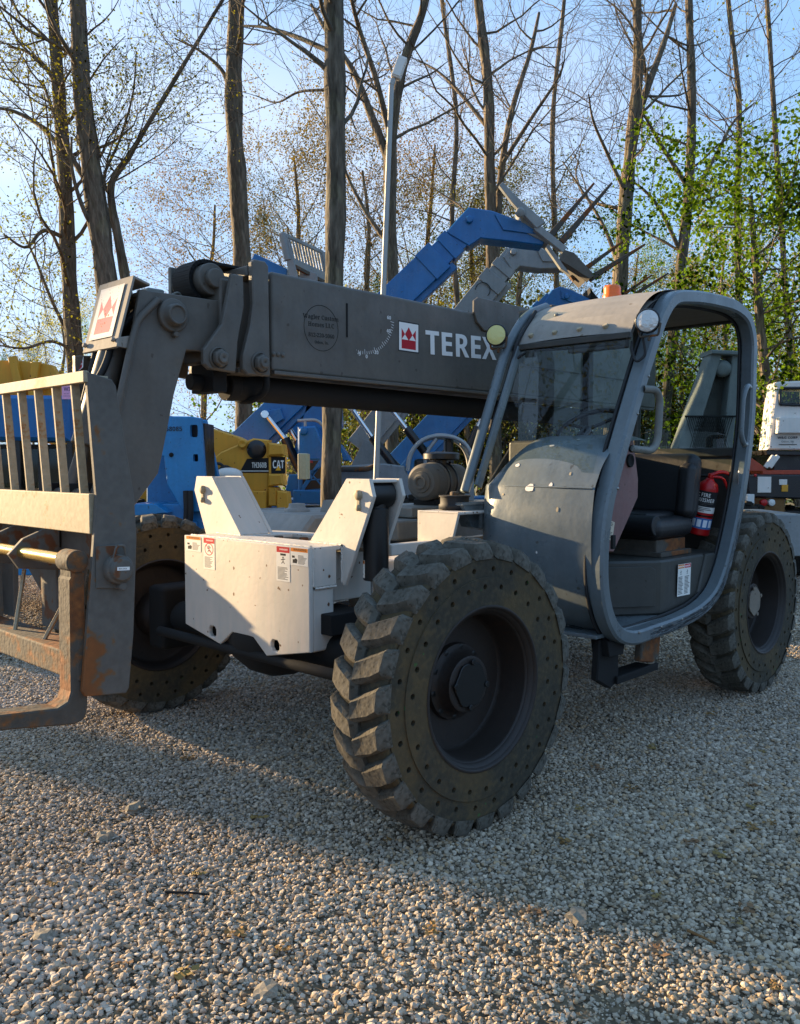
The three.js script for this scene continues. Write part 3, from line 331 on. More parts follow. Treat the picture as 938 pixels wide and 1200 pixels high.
obj('shaft_lock', [lathe(L(1.21, 0.622, 1.15), L(1.21, 0.75, 1.15), [[0.056, 0], [0.056, 0.03], [0.05, 0.036], [0.042, 0.036], [0.042, 0.05], [0.036, 0.055], [0, 0.055]], 26), plateB([[1.29, 1.24], [1.292, 1.085], [1.19, 1.072], [1.186, 1.24]], 0.622, 0.63, 0.003), pipe([L(1.235, 0.65, 1.19), L(1.225, 0.66, 1.24), L(1.195, 0.66, 1.24), L(1.185, 0.65, 1.19)], 0.006, 0.02, 6), cyl(L(1.2, 0.63, 1.085), L(1.2, 0.66, 1.085), 0.016, 8)], M.carriage, car);
decal('lock_label', car, printMat(canvasTex(128, 32, (x) => { x.fillStyle = '#e8e6e0'; x.fillRect(0, 0, 128, 32); x.fillStyle = '#333'; x.font = 'bold 18px sans-serif'; x.fillText('REX LOCK', 14, 23); })), 0.05, 0.013, 'B', 1.21, 0.6785, 1.155, -0.05);
for (const b of [0.546, -0.546]) {
  obj('fork', [plateB([[1.318, 1.14], [1.318, 0.64], [1.326, 0.606], [1.344, 0.593], [1.372, 0.588], [2.42, 0.735], [2.44, 0.752], [1.43, 0.66], [1.392, 0.676], [1.38, 0.71], [1.376, 1.12], [1.36, 1.145]], b - 0.05, b + 0.05, 0.006), lathe(L(1.345, b - 0.05, 1.185), L(1.345, b + 0.05, 1.185), [[0, 0], [0.038, 0.0], [0.042, 0.004], [0.042, 0.096], [0.038, 0.1], [0, 0.1]], 22), box(1.325, 1.37, b - 0.045, b + 0.045, 1.1, 1.18)], M.rust, car);
}

// ---------------------------------------------------------------- cab
const cab = part('cab', TH);
const hoopPts = [[-1.455, 2.2], [-1.57, 2.36], [-1.67, 2.44], [-1.86, 2.478], [-2.2, 2.505], [-2.53, 2.502], [-2.69, 2.45], [-2.765, 2.33], [-2.77, 2.15], [-2.755, 1.8], [-2.64, 1.35], [-2.5, 1.03], [-2.4, 0.87], [-2.28, 0.755], [-2.1, 0.685], [-1.85, 0.65], [-1.5, 0.635], [-1.25, 0.637], [-1.11, 0.685], [-1.02, 0.78], [-0.965, 0.92], [-0.955, 1.1], [-0.995, 1.33], [-1.18, 1.712], [-1.455, 2.2]];
const hoopCurve = (b) => new THREE.CatmullRomCurve3(hoopPts.slice(0, -1).map(([a, c]) => L(a, b, c)), true, 'centripetal').getPoints(140);
// square-section tube round the doorway: a flat frame with depth
function hoopFrame(b0, b1, half, bev) { const c = hoopCurve(0), n = c.length - 1, out = [], inn = []; for (let i = 0; i < n; i++) { const p = c[i], t = c[(i + 1) % n].clone().sub(c[(i - 1 + n) % n]).normalize(), nx = -t.y, ny = t.x; const w = half; out.push([p.x + nx * w, p.y + ny * w]); inn.push([p.x - nx * w, p.y - ny * w]); } const area = (q) => q.reduce((s, [x, y], i) => { const [X, Y] = q[(i + 1) % q.length]; return s + x * Y - X * y; }, 0); const [o, i] = Math.abs(area(out)) > Math.abs(area(inn)) ? [out, inn] : [inn, out]; return plateB(o, b0, b1, bev, [i.slice().reverse()]); }
obj('door_hoop', hoopFrame(1.34, 1.425, 0.038, 0.012), M.cab, cab);
// nose and hood: one swept skin
const noseProf = new THREE.CatmullRomCurve3([[-1.6, 0.66], [-1.25, 0.645], [-1.09, 0.69], [-0.985, 0.79], [-0.93, 0.92], [-0.908, 1.08], [-0.908, 1.25], [-0.925, 1.38], [-0.935, 1.425], [-0.96, 1.475], [-1.005, 1.55], [-1.08, 1.625], [-1.2, 1.68], [-1.34, 1.7], [-1.46, 1.7]].map(([a, c]) => V3(a, c, 0)), false, 'centripetal');
const nosePoint = (u, v) => { const p = noseProf.getPoint(u), b = mix(0.6, 1.37, v), k = step(-0.05, 0.36, v), back = 0.12 * Math.pow(1 - clamp(v / 0.26), 2.2); let c = p.y, a = p.x; if (c > 1.425 && u > 0.4) { const e = 1 - Math.pow(clamp((v - 0.8) / 0.2), 2) * 0.12; c = 1.425 + (c - 1.425) * mix(0.05, 1, k) * e; } a -= back * (c > 1.0 ? 1 : 0.6); a += 0.025 * Math.sin(Math.PI * clamp(v)) * step(0.75, 1.2, c); return L(a, b, c); };
obj('nose_panel', grid(56, 22, nosePoint), M.cab, cab);
obj('hood_crease', [pipe([L(-1.04, 0.62, 1.425), L(-0.955, 0.7, 1.425), L(-0.918, 0.82, 1.425), L(-0.912, 1.0, 1.425), L(-0.916, 1.2, 1.424), L(-0.932, 1.36, 1.422)], 0.006, 0.05, 6)], M.cab, cab);
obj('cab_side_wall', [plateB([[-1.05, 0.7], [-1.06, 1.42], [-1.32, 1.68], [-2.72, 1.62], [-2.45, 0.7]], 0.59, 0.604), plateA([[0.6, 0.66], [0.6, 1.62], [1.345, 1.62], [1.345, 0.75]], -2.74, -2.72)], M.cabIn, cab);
obj('floor_pan', [box(-1.0, -2.3, 0.6, 1.35, 0.655, 0.675, 0.004)], M.cab, cab);
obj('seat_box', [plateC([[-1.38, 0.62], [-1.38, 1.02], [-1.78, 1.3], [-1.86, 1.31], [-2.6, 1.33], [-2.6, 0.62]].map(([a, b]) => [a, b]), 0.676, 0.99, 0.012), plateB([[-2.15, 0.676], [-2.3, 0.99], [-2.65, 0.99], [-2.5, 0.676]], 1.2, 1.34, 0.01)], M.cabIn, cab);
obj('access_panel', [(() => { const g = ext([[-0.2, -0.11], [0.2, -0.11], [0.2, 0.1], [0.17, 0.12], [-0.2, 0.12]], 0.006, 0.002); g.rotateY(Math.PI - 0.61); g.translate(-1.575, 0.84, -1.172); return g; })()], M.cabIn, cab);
// seat
const seat = part('seat', cab); cab.remove(seat); const seatP = part('operator_seat', TH);
obj('cushion', [new RoundedBoxGeometry(0.5, 0.13, 0.48, 4, 0.06).translate(-2.1, 1.16, -1.0), new RoundedBoxGeometry(0.36, 0.05, 0.3, 3, 0.024).translate(-2.08, 1.225, -1.0), cyl(L(-1.88, 0.78, 1.18), L(-1.88, 1.22, 1.18), 0.06, 16)], M.vinyl, seatP);
obj('backrest', [new RoundedBoxGeometry(0.14, 0.42, 0.5, 4, 0.065).rotateZ(0.16).translate(-2.36, 1.4, -1.0), new RoundedBoxGeometry(0.1, 0.34, 0.11, 3, 0.045).rotateZ(0.16).translate(-2.3, 1.38, -1.2), new RoundedBoxGeometry(0.1, 0.34, 0.11, 3, 0.045).rotateZ(0.16).translate(-2.3, 1.38, -0.8)], M.vinyl, seatP);
obj('seat_base', [box(-1.92, -2.3, 0.8, 1.2, 1.0, 1.09, 0.008), box(-1.9, -2.3, 0.82, 1.24, 0.992, 1.02, 0.004)], M.rust, seatP);
// dash, steering wheel
const dash = part('dashboard', TH);
obj('dash_panel', [plateB([[-1.0, 1.1], [-1.25, 1.08], [-1.5, 1.36], [-1.5, 1.46], [-1.44, 1.68], [-1.3, 1.69], [-1.05, 1.6]], 1.27, 1.3, 0.004)], M.redPanel, dash);
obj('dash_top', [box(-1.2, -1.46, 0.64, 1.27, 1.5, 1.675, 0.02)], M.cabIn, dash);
obj('gauge', lathe(L(-1.4, 1.3, 1.56), L(-1.4, 1.36, 1.56), [[0.036, 0], [0.036, 0.01], [0.028, 0.012], [0.024, 0.006], [0, 0.006]], 18), M.dark, dash);
obj('steering_column', cyl(L(-1.3, 0.98, 1.6), L(-1.5, 0.98, 1.74), 0.03, 12), M.black, dash);
{ const g = new THREE.TorusGeometry(0.19, 0.014, 10, 40); g.rotateY(Math.PI / 2); g.rotateZ(0.95); g.translate(-1.52, 1.745, -0.98); const sp = [0.3, 2.4, 4.5].map((f) => { const e = V3(0, Math.sin(f) * 0.185, Math.cos(f) * 0.185).applyAxisAngle(V3(0, 0, 1), 0.95).add(V3(-1.52, 1.745, -0.98)); return cyl(V3(-1.52, 1.745, -0.98), e, 0.01, 8); }); obj('steering_wheel', [g, ...sp], M.black, dash); }
obj('lever', [cyl(L(-1.42, 1.16, 1.68), L(-1.46, 1.24, 1.72), 0.012, 8), cyl(L(-1.46, 1.2, 1.69), L(-1.48, 1.1, 1.7), 0.008, 8)], M.rust, dash);
// roof
const roof = part('roof', TH); const rp = [[-1.285, 2.225], [-1.34, 2.31], [-1.45, 2.41], [-1.6, 2.48], [-1.9, 2.515], [-2.4, 2.53], [-2.7, 2.5]];
const roofC = new THREE.CatmullRomCurve3(rp.map(([a, c]) => V3(a, c, 0)));
obj('roof_skin', grid(24, 8, (u, v) => { const p = roofC.getPoint(u), b = mix(0.6, 1.36, v); return L(p.x, b, p.y + 0.012 * Math.sin(Math.PI * v)); }), M.roof, roof);
obj('roof_liner', grid(24, 2, (u, v) => { const p = roofC.getPoint(u), b = mix(0.61, 1.35, v); return L(p.x - 0.02, b, p.y - 0.035); }), M.roof, roof);
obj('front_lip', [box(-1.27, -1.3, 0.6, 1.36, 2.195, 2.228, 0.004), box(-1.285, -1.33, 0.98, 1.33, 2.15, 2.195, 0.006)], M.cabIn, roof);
for (const b of [0.72, 0.88, 1.04, 1.2]) obj('roof_clip', [cyl(L(-1.315, b, 2.265), L(-1.3, b, 2.285), 0.016, 8)], M.worn, roof);
obj('roof_clip', [cyl(L(-1.42, 0.82, 2.385), L(-1.405, 0.82, 2.4), 0.012, 8)], M.grey, roof);
obj('beacon', [lathe(L(-1.75, 0.98, 2.51), L(-1.75, 0.98, 2.8), [[0.055, 0], [0.055, 0.02], [0.05, 0.024], [0.05, 0.06], [0.045, 0.075], [0, 0.08]], 20)], M.orange, roof);
// pillars, far side
obj('front_pillar', [pipe([L(-0.87, 0.595, 1.39), L(-1.246, 0.595, 2.22), L(-1.42, 0.6, 2.42), L(-1.62, 0.61, 2.49)], 0.028, 0.25, 12)], M.cab, cab);
obj('front_pillar_flange', [beam(L(-0.91, 0.655, 1.42), L(-1.285, 0.655, 2.21), 0.05, 0.02, 0.004)], M.cab, cab);
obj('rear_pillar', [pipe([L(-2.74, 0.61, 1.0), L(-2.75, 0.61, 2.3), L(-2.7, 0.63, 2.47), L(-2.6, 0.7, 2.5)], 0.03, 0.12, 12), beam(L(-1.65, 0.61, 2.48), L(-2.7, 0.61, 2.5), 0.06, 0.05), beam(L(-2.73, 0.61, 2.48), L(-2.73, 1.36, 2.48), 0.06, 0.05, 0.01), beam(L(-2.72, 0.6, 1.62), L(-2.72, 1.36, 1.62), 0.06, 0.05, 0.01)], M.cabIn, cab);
obj('centre_pillar', beam(L(-2.1, 0.61, 1.65), L(-2.1, 0.61, 2.48), 0.06, 0.05), M.black, cab);
const pane = (p0, p1, p2, p3, th = 0.006) => { const n = p1.clone().sub(p0).cross(p3.clone().sub(p0)).normalize().multiplyScalar(th); const q = [p0, p1, p2, p3], pos = [], f = (a, b, c, d) => [a, b, c, a, c, d].forEach((v) => pos.push(v.x, v.y, v.z)); const r = q.map((v) => v.clone().add(n)); f(...q.slice().reverse()); f(...r); for (let i = 0; i < 4; i++) f(q[i], q[(i + 1) % 4], r[(i + 1) % 4], r[i]); const g = new THREE.BufferGeometry(); g.setAttribute('position', new THREE.Float32BufferAttribute(pos, 3)); g.setAttribute('uv', new THREE.Float32BufferAttribute(new Float32Array(pos.length / 3 * 2), 2)); g.computeVertexNormals(); return g; };
obj('windshield', grid(1, 1, (u, v) => L(mix(-0.965, -1.28, v), mix(0.665, 1.34, u), mix(1.5, 2.195, v))), M.glass, cab);
obj('rear_window', grid(1, 1, (u, v) => L(-2.725, mix(0.64, 1.33, u), mix(1.65, 2.46, v))), M.tint, cab);
obj('side_window', grid(1, 1, (u, v) => L(mix(-1.35, -2.7, u), 0.603, mix(1.68, 2.46, v))), M.tint, cab);
obj('conduit', [pipe([L(-0.98, 0.64, 1.45), L(-0.96, 0.64, 1.5), L(-1.05, 0.642, 1.75), L(-1.22, 0.645, 2.1), L(-1.27, 0.648, 2.24), L(-1.45, 0.65, 2.44)], 0.011, 0.05, 7), pipe([L(-1.25, 0.65, 2.14), L(-1.29, 0.72, 2.19), L(-1.29, 1.0, 2.175), L(-1.29, 1.3, 2.17)], 0.008, 0.04, 6)], M.hose, cab);
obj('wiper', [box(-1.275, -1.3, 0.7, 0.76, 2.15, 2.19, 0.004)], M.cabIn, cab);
obj('grab_handle', pipe([L(-1.31, 1.42, 1.93), L(-1.4, 1.45, 1.93), L(-1.44, 1.45, 1.88), L(-1.42, 1.45, 1.66), L(-1.36, 1.45, 1.61), L(-1.2, 1.42, 1.62)], 0.02, 0.06, 12), M.grey, cab);
obj('grab_handle', pipe([L(-2.7, 1.42, 2.03), L(-2.56, 1.46, 2.03), L(-2.5, 1.46, 1.96), L(-2.48, 1.46, 1.72), L(-2.53, 1.46, 1.66), L(-2.66, 1.42, 1.67)], 0.016, 0.07, 12), M.cab, cab);
for (const [b, a, c, m, yaw] of [[0.575, -1.17, 2.28, M.lampYellow, 0.35], [1.46, -1.27, 2.27, M.lampGlass, 0.3]]) {
  const lp = part('work_lamp', TH), p = L(a, b, c), d = L(Math.cos(yaw), Math.sin(yaw), 0.02).normalize(), q = p.clone().add(d);
  obj('housing', lathe(p.clone().addScaledVector(d, -0.045), q, [[0, 0], [0.05, 0.004], [0.062, 0.02], [0.064, 0.046], [0.058, 0.05], [0.055, 0.046]], 28), M.black, lp);
  obj('lens', lathe(p, q, [[0.056, 0.0], [0.054, 0.004], [0.03, 0.008], [0, 0.009]], 28), m, lp);
  obj('bracket', [pipe([p.clone().add(V3(-0.02, -0.015, 0.062)), p.clone().add(V3(-0.02, -0.075, 0.05)), p.clone().add(V3(-0.02, -0.075, -0.05)), p.clone().add(V3(-0.02, -0.015, -0.062))], 0.006, 0.01, 6), cyl(p.clone().add(V3(-0.02, -0.1, 0)), p.clone().add(V3(-0.02, -0.07, 0)), 0.008, 8)], M.rust, lp);
}
obj('lamp_cable', pipe([L(-1.3, 1.42, 2.2), L(-1.3, 1.44, 2.1), L(-1.27, 1.4, 2.06), L(-1.29, 1.36, 2.14), L(-1.3, 1.36, 2.18)], 0.007, 0.04, 6), M.hose, cab);
// step below the doorway
const stp = part('step', TH);
obj('hanger', [plateB([[-1.05, 0.64], [-1.24, 0.62], [-1.25, 0.4], [-1.17, 0.37], [-1.03, 0.44]], 1.3, 1.34, 0.006), plateB([[-1.06, 0.64], [-1.24, 0.62], [-1.22, 0.55], [-1.08, 0.56]], 1.28, 1.38)], M.dark, stp);
obj('hanger', plateB([[-1.5, 0.64], [-1.72, 0.62], [-1.7, 0.46], [-1.63, 0.43], [-1.48, 0.46]], 1.3, 1.34, 0.006), M.rust, stp);
obj('tread', [box(-1.2, -1.65, 1.22, 1.36, 0.4, 0.415), box(-1.2, -1.65, 1.345, 1.36, 0.39, 0.43, 0.003)], M.dark, stp);
// safety labels
const safety = (w, h, head, headCol, icon) => printMat(canvasTex(w, h, (x) => { const r = rng(w * 7 + h + headCol.length); x.fillStyle = '#ece8de'; x.fillRect(0, 0, w, h); x.fillStyle = headCol; x.fillRect(3, 3, w - 6, h * 0.14 + w * 0.06); x.fillStyle = headCol === '#e0801f' ? '#222' : '#f4efe6'; x.font = `bold ${Math.round(w * 0.15)}px sans-serif`; x.textAlign = 'center'; x.fillText(head, w * 0.54, h * 0.07 + w * 0.09); icon && icon(x, w, h); }));
const lines = (x, x0, x1, y0, y1, n, seed) => { const r = rng(seed); x.fillStyle = '#4a4744'; for (let i = 0; i < n; i++) x.fillRect(x0, y0 + (y1 - y0) * i / n, (x1 - x0) * (0.6 + 0.4 * r()), Math.max(2, (y1 - y0) / n * 0.45)); };
const figure = (x, cx, cy, s) => { x.strokeStyle = x.fillStyle = '#222'; x.lineWidth = s * 0.16; x.beginPath(); x.arc(cx, cy - s * 0.6, s * 0.18, 0, 7); x.fill(); x.beginPath(); x.moveTo(cx, cy - s * 0.4); x.lineTo(cx, cy + s * 0.2); x.lineTo(cx - s * 0.35, cy + s * 0.7); x.moveTo(cx, cy + s * 0.2); x.lineTo(cx + s * 0.35, cy + s * 0.7); x.moveTo(cx - s * 0.5, cy - s * 0.1); x.lineTo(cx + s * 0.5, cy - s * 0.3); x.stroke(); };
const danger = safety(128, 296, 'DANGER', '#c3262b', (x, w, h) => { figure(x, 64, 105, 42); x.strokeStyle = '#c3262b'; x.lineWidth = 7; x.beginPath(); x.ellipse(64, 108, 46, 54, 0, 0, 7); x.stroke(); x.beginPath(); x.moveTo(32, 70); x.lineTo(96, 146); x.stroke(); lines(x, 12, 116, 180, 285, 11, 3); });
const danger2 = safety(128, 296, 'DANGER', '#c3262b', (x, w, h) => { x.fillStyle = '#222'; x.fillRect(38, 60, 52, 18); figure(x, 64, 118, 40); lines(x, 12, 116, 176, 285, 11, 5); });
const warning = safety(160, 144, 'WARNING', '#e0801f', (x, w, h) => { x.fillStyle = '#222'; x.fillRect(14, 66, 26, 18); x.beginPath(); x.arc(48, 104, 16, 0, 7); x.fill(); x.fillRect(20, 96, 40, 30); lines(x, 70, 150, 60, 134, 8, 7); });
const warn2 = safety(128, 170, 'WARNING', '#e0801f', (x) => { figure(x, 60, 104, 50); x.fillStyle = '#222'; x.fillRect(20, 130, 70, 18); });
const fa = 0.1965;
for (const [b, c, w, h, m] of [[-0.44, 1.108, 0.145, 0.083, warning], [-0.29, 1.065, 0.105, 0.17, danger], [0.34, 1.06, 0.105, 0.17, danger2], [0.462, 1.103, 0.13, 0.085, warning]]) decal('safety_label', frame, m, w, h, 'A', fa, b, c);
{ const g = new THREE.CylinderGeometry(0.0632, 0.0632, 0.085, 12, 1, true, 0.25, 1.1); g.translate(-0.123, 1.0365, -0.655); obj('safety_label', g, warn2, frame, true); }
decal('safety_label', frame, warn2, 0.09, 0.1, 'A', -0.3, 0.5, 1.09);
{ const g = new THREE.PlaneGeometry(0.15, 0.19); g.rotateY(Math.PI - 0.06); g.rotateX(-0.02); g.translate(-2.02, 0.86, -1.328); obj('safety_label', g, printMat(canvasTex(220, 280, (x, w, h) => { x.fillStyle = '#e6e3da'; x.fillRect(0, 0, w, h); x.fillStyle = '#d5791f'; x.fillRect(4, 4, 102, 34); x.fillStyle = '#c3262b'; x.fillRect(112, 4, 104, 34); x.fillStyle = '#fff'; x.font = 'bold 21px sans-serif'; x.fillText('WARNING', 4, 29); x.fillText('DANGER', 120, 29); figure(x, 52, 76, 26); figure(x, 160, 76, 26); lines(x, 12, 100, 110, 270, 13, 21); lines(x, 118, 208, 110, 270, 13, 22); })), cab, true); }
for (const [a, c, w, h] of [[-1.19, 1.33, 0.09, 0.17], [-1.19, 1.2, 0.1, 0.1]]) decal('paper_label', dash, printMat(canvasTex(90, 140, (x) => { x.fillStyle = '#c7b9a2'; x.fillRect(0, 0, 90, 140); lines(x, 8, 82, 10, 130, 12, 31); })), w, h, 'B', a, 1.3025, c, -0.25);
for (const [u, v, w, h] of [[0.56, 0.52, 0.058, 0.046], [0.585, 0.68, 0.022, 0.03], [0.7, 0.36, 0.03, 0.022], [0.8, 0.55, 0.035, 0.02], [0.84, 0.7, 0.02, 0.014], [0.46, 0.75, 0.014, 0.03], [0.5, 0.3, 0.016, 0.012], [0.36, 0.6, 0.012, 0.016], [0.66, 0.8, 0.012, 0.02]]) { const p = nosePoint(u, v), e = nosePoint(u + 0.01, v).sub(p), f = nosePoint(u, v + 0.01).sub(p), n = e.clone().cross(f).normalize(); if (n.x < 0) n.negate(); const pts = Array.from({ length: 11 }, (_, k) => { const q = k / 11 * 6.283, m = 0.75 + 0.35 * hash(k, Math.round(u * 100), 5); return e.clone().normalize().multiplyScalar(Math.cos(q) * h * 0.5 * m).addScaledVector(f.clone().normalize(), Math.sin(q) * w * 0.5 * m).add(p).addScaledVector(n, 0.0022); }), pos = []; for (let k = 1; k < 10; k++) for (const t of [pts[0], pts[k], pts[k + 1]]) pos.push(t.x, t.y, t.z); const g = new THREE.BufferGeometry(); g.setAttribute('position', new THREE.Float32BufferAttribute(pos, 3)); g.computeVertexNormals(); g.setAttribute('uv', new THREE.Float32BufferAttribute(new Float32Array(pos.length / 3 * 2), 2)); obj('paint_chip', g, v > 0.72 || v < 0.32 ? M.worn : M.bgWhite, cab, true); }
// hoop scuffs, seal, bolts, latch
{ const c = hoopCurve(1.4262), seg = c.slice(58, 96), g = grid(seg.length - 1, 1, (u, v) => { const i = Math.round(u * (seg.length - 1)), p = seg[i], t = seg[Math.min(seg.length - 1, i + 1)].clone().sub(seg[Math.max(0, i - 1)]).normalize(); return V3(p.x - t.y * (v - 0.5) * 0.05, p.y + t.x * (v - 0.5) * 0.05, p.z); }); const r = rng(61); obj('scuffed_paint', g, printMat(canvasTex(1024, 64, (x) => { for (let i = 0; i < 420; i++) { const u = Math.pow(r(), 0.8) * 1024, l = 10 + 70 * r(); x.globalAlpha = 0.35 + 0.6 * r(); x.fillStyle = r() < 0.75 ? '#15161a' : '#7d8488'; x.fillRect(u - l / 2, r() * 64, l, 1 + 7 * r() * r()); } }), { side: THREE.DoubleSide }), cab, true); }
obj('door_seal', hoopFrame(1.328, 1.342, 0.05, 0.004), M.hose, cab);
for (const [a, c] of [[-1.3, 0.66], [-1.55, 0.655], [-1.8, 0.665], [-2.05, 0.695], [-1.06, 1.42], [-1.25, 1.8], [-1.36, 2.0]]) obj('bolt', lathe(L(a, 1.424, c), L(a, 1.5, c), [[0.009, 0], [0.009, 0.004], [0.005, 0.006], [0, 0.006]], 6), M.steel, cab);
obj('latch', [box(-1.0, -1.03, 1.42, 1.436, 1.12, 1.19, 0.004)], M.dark, cab);
// levers and pedals
obj('control_levers', [[-1.62, 0.74], [-1.7, 0.7], [-1.78, 0.74]].map(([a, b]) => [cyl(L(a, b, 1.15), L(a + 0.05, b + 0.03, 1.52), 0.009, 8), lathe(L(a + 0.05, b + 0.03, 1.5), L(a + 0.06, b + 0.034, 1.6), [[0, 0], [0.02, 0.01], [0.024, 0.035], [0.015, 0.055], [0, 0.06]], 12)]), M.black, dash);
obj('control_console', [box(-1.55, -1.9, 0.62, 0.82, 0.99, 1.16, 0.015)], M.cabIn, dash);
for (const b of [0.95, 1.12]) obj('pedal', [box(-1.14, -1.16, b - 0.04, b + 0.04, 0.74, 0.86, 0.006), cyl(L(-1.1, b, 0.68), L(-1.15, b, 0.78), 0.01, 8)], M.steel, dash);

// fire extinguisher strapped to the cab's rear corner
{
  const fx = thing('fire_extinguisher', 'red fire extinguisher with white tag strapped in the open cab', 'extinguisher', [0, 0, 0]); fx.position.copy(TH.position); fx.rotation.copy(TH.rotation);
  const p = L(-2.55, 1.17, 1.09), q = L(-2.55, 1.24, 1.45), d = q.clone().sub(p).normalize(), on = (t) => p.clone().addScaledVector(d, t);
  obj('cylinder', lathe(p, q, [[0, 0], [0.058, 0], [0.064, 0.008], [0.064, 0.3], [0.055, 0.335], [0.03, 0.355], [0.022, 0.37], [0, 0.37]], 28), M.red, fx);
  const band = (t0, t1, tex) => { const g = new THREE.CylinderGeometry(0.0652, 0.0652, t1 - t0, 28, 1, true, -0.4, Math.PI * 1.2); along(g, on((t0 + t1) / 2), q); return obj('label_band', g, printMat(tex), fx, true); };
  band(0.15, 0.29, canvasTex(256, 128, (x) => { x.fillStyle = '#17171a'; x.fillRect(0, 0, 256, 128); x.fillStyle = '#d8d6d0'; x.fillRect(0, 92, 256, 36); x.font = 'bold 30px sans-serif'; x.fillText('ABC FIRE', 60, 34); x.fillText('EXTINGUISHER', 10, 64); lines(x, 20, 230, 70, 88, 2, 4); lines(x, 20, 230, 98, 124, 3, 5); }));
  band(0.045, 0.115, canvasTex(256, 80, (x) => { x.fillStyle = '#3a6fa8'; x.fillRect(0, 0, 256, 80); x.fillStyle = '#dfe6ee'; for (let i = 0; i < 6; i++) x.fillRect(14 + i * 40, 12, 28, 54); }));
  obj('strap', lathe(on(0.13), q, [[0.066, -0.006], [0.068, 0.006]], 28), M.black, fx);
  obj('valve_handle', [cyl(on(0.37), on(0.4), 0.018, 12), pipe([on(0.39), on(0.405).add(L(-0.06, 0.05, 0.01)), on(0.4).add(L(-0.12, 0.1, -0.02))], 0.011, 0.03, 8), pipe([on(0.38), on(0.385).add(L(-0.05, 0.06, -0.01)), on(0.33).add(L(-0.08, 0.09, -0.03))], 0.009, 0.03, 8)], M.red, fx);
  obj('hose', pipe([on(0.385), on(0.385).add(L(0, -0.1, 0.0)), on(0.36).add(L(0, -0.2, 0)), on(0.3).add(L(0, -0.22, 0))], 0.009, 0.06, 8), M.hose, fx);
  { const g = new THREE.PlaneGeometry(0.15, 0.07, 6, 1), pp = g.attributes.position; for (let i = 0; i < pp.count; i++) pp.setZ(i, 0.008 * Math.sin(pp.getX(i) * 30)); g.rotateZ(0.12); g.rotateY(Math.PI + 0.5); const c = on(0.385).add(L(-0.02, 0.17, -0.01)); g.translate(c.x, c.y, c.z); obj('inspection_tag', g, std({ map: canvasTex(256, 120, (x) => { x.fillStyle = '#eceae4'; x.fillRect(0, 0, 256, 120); x.strokeStyle = '#444'; lines(x, 30, 240, 16, 110, 6, 9); x.fillRect(40, 20, 26, 80); }), roughness: 0.8, side: THREE.DoubleSide }), fx, true); }
}
// ---------------------------------------------------------------- other machines in the yard
const at2 = (u, v, z) => { const p = at(u, v, z); return [p.x, p.y]; };
const poly = (pts, z) => pts.map(([u, v]) => at2(u, v, z));
const slab = (pts, z0, z1, bev = 0.006, holes) => { const g = ext(pts, Math.abs(z1 - z0), bev, holes); g.translate(0, 0, Math.min(z0, z1)); return g; };   // outline (x, y), between depths
const wbox = (x0, x1, y0, y1, z0, z1, r = 0.01) => new RoundedBoxGeometry(Math.abs(x1 - x0), Math.abs(y1 - y0), Math.abs(z1 - z0), 1, r).translate((x0 + x1) / 2, (y0 + y1) / 2, (z0 + z1) / 2);
const home = (g, o) => { (Array.isArray(g) ? g : [g]).flat(9).forEach((q) => q.translate(-o.position.x, -o.position.y, -o.position.z)); return g; };
const piece = (name, geos, mat, o) => obj(name, home(geos, o), mat, o);
function farWheel(o, x, z, r = 0.6, w = 0.34, s = 1) {
  const g = part('wheel', o); g.position.set(x - o.position.x, r, z - o.position.z); const c = V3(0, 0, -w / 2), d = V3(0, 0, w / 2);
  obj('tyre', [lathe(c, d, [[r * 0.55, 0.02], [r * 0.85, 0], [r * 0.93, 0.03], [r * 0.93, w - 0.03], [r * 0.85, w], [r * 0.55, w - 0.02]], 36), ...Array.from({ length: 40 }, (_, i) => { const f = i / 20 * Math.PI, k = i % 2; return new RoundedBoxGeometry(r * 0.1, r * 0.14, w * 0.52, 1, 0.01).rotateX(0).translate(r * 0.95, 0, 0).rotateZ(f).translate(0, 0, (k ? 1 : -1) * w * 0.24); })], M.bgTyre, g);
  obj('rim', lathe(c, d, [[r * 0.56, 0.01], [r * 0.5, 0.03], [r * 0.48, w * 0.45], [r * 0.2, w * 0.5], [r * 0.18, w * 0.3], [0, w * 0.3]], 28), M.hub, g);
  obj('rim', lathe(d, c, [[r * 0.56, 0.01], [r * 0.5, 0.03], [r * 0.48, w * 0.45], [r * 0.2, w * 0.45], [r * 0.18, w * 0.3], [0, w * 0.3]], 28), M.hub, g);
}
const ram = (p, k, q, o, rb = 0.06, rr = 0.035) => { piece('cylinder_barrel', cyl(k, q, rb, 16), M.black, o); piece('cylinder_rod', [cyl(p, k, rr, 14), cyl(p.clone().add(V3(0, 0, -0.1)), p.clone().add(V3(0, 0, 0.1)), 0.05, 12)], M.chrome, o); };
function tines(o, list, z, gap) { for (const [p, q, dz] of list) { const P = at(...p, z), Q = at(...q, z); P.z += dz; Q.z += dz; const d = Q.clone().sub(P), n = V3(-d.y, d.x, 0).normalize(), w = 0.045; const pts = [P.clone().addScaledVector(n, w), P.clone().addScaledVector(n, -w), Q.clone().addScaledVector(n, -0.014), Q.clone().addScaledVector(n, 0.014)].map((v) => [v.x, v.y]); piece('fork_tine', slab(pts, P.z - 0.05, P.z + 0.05), M.rust, o); } }

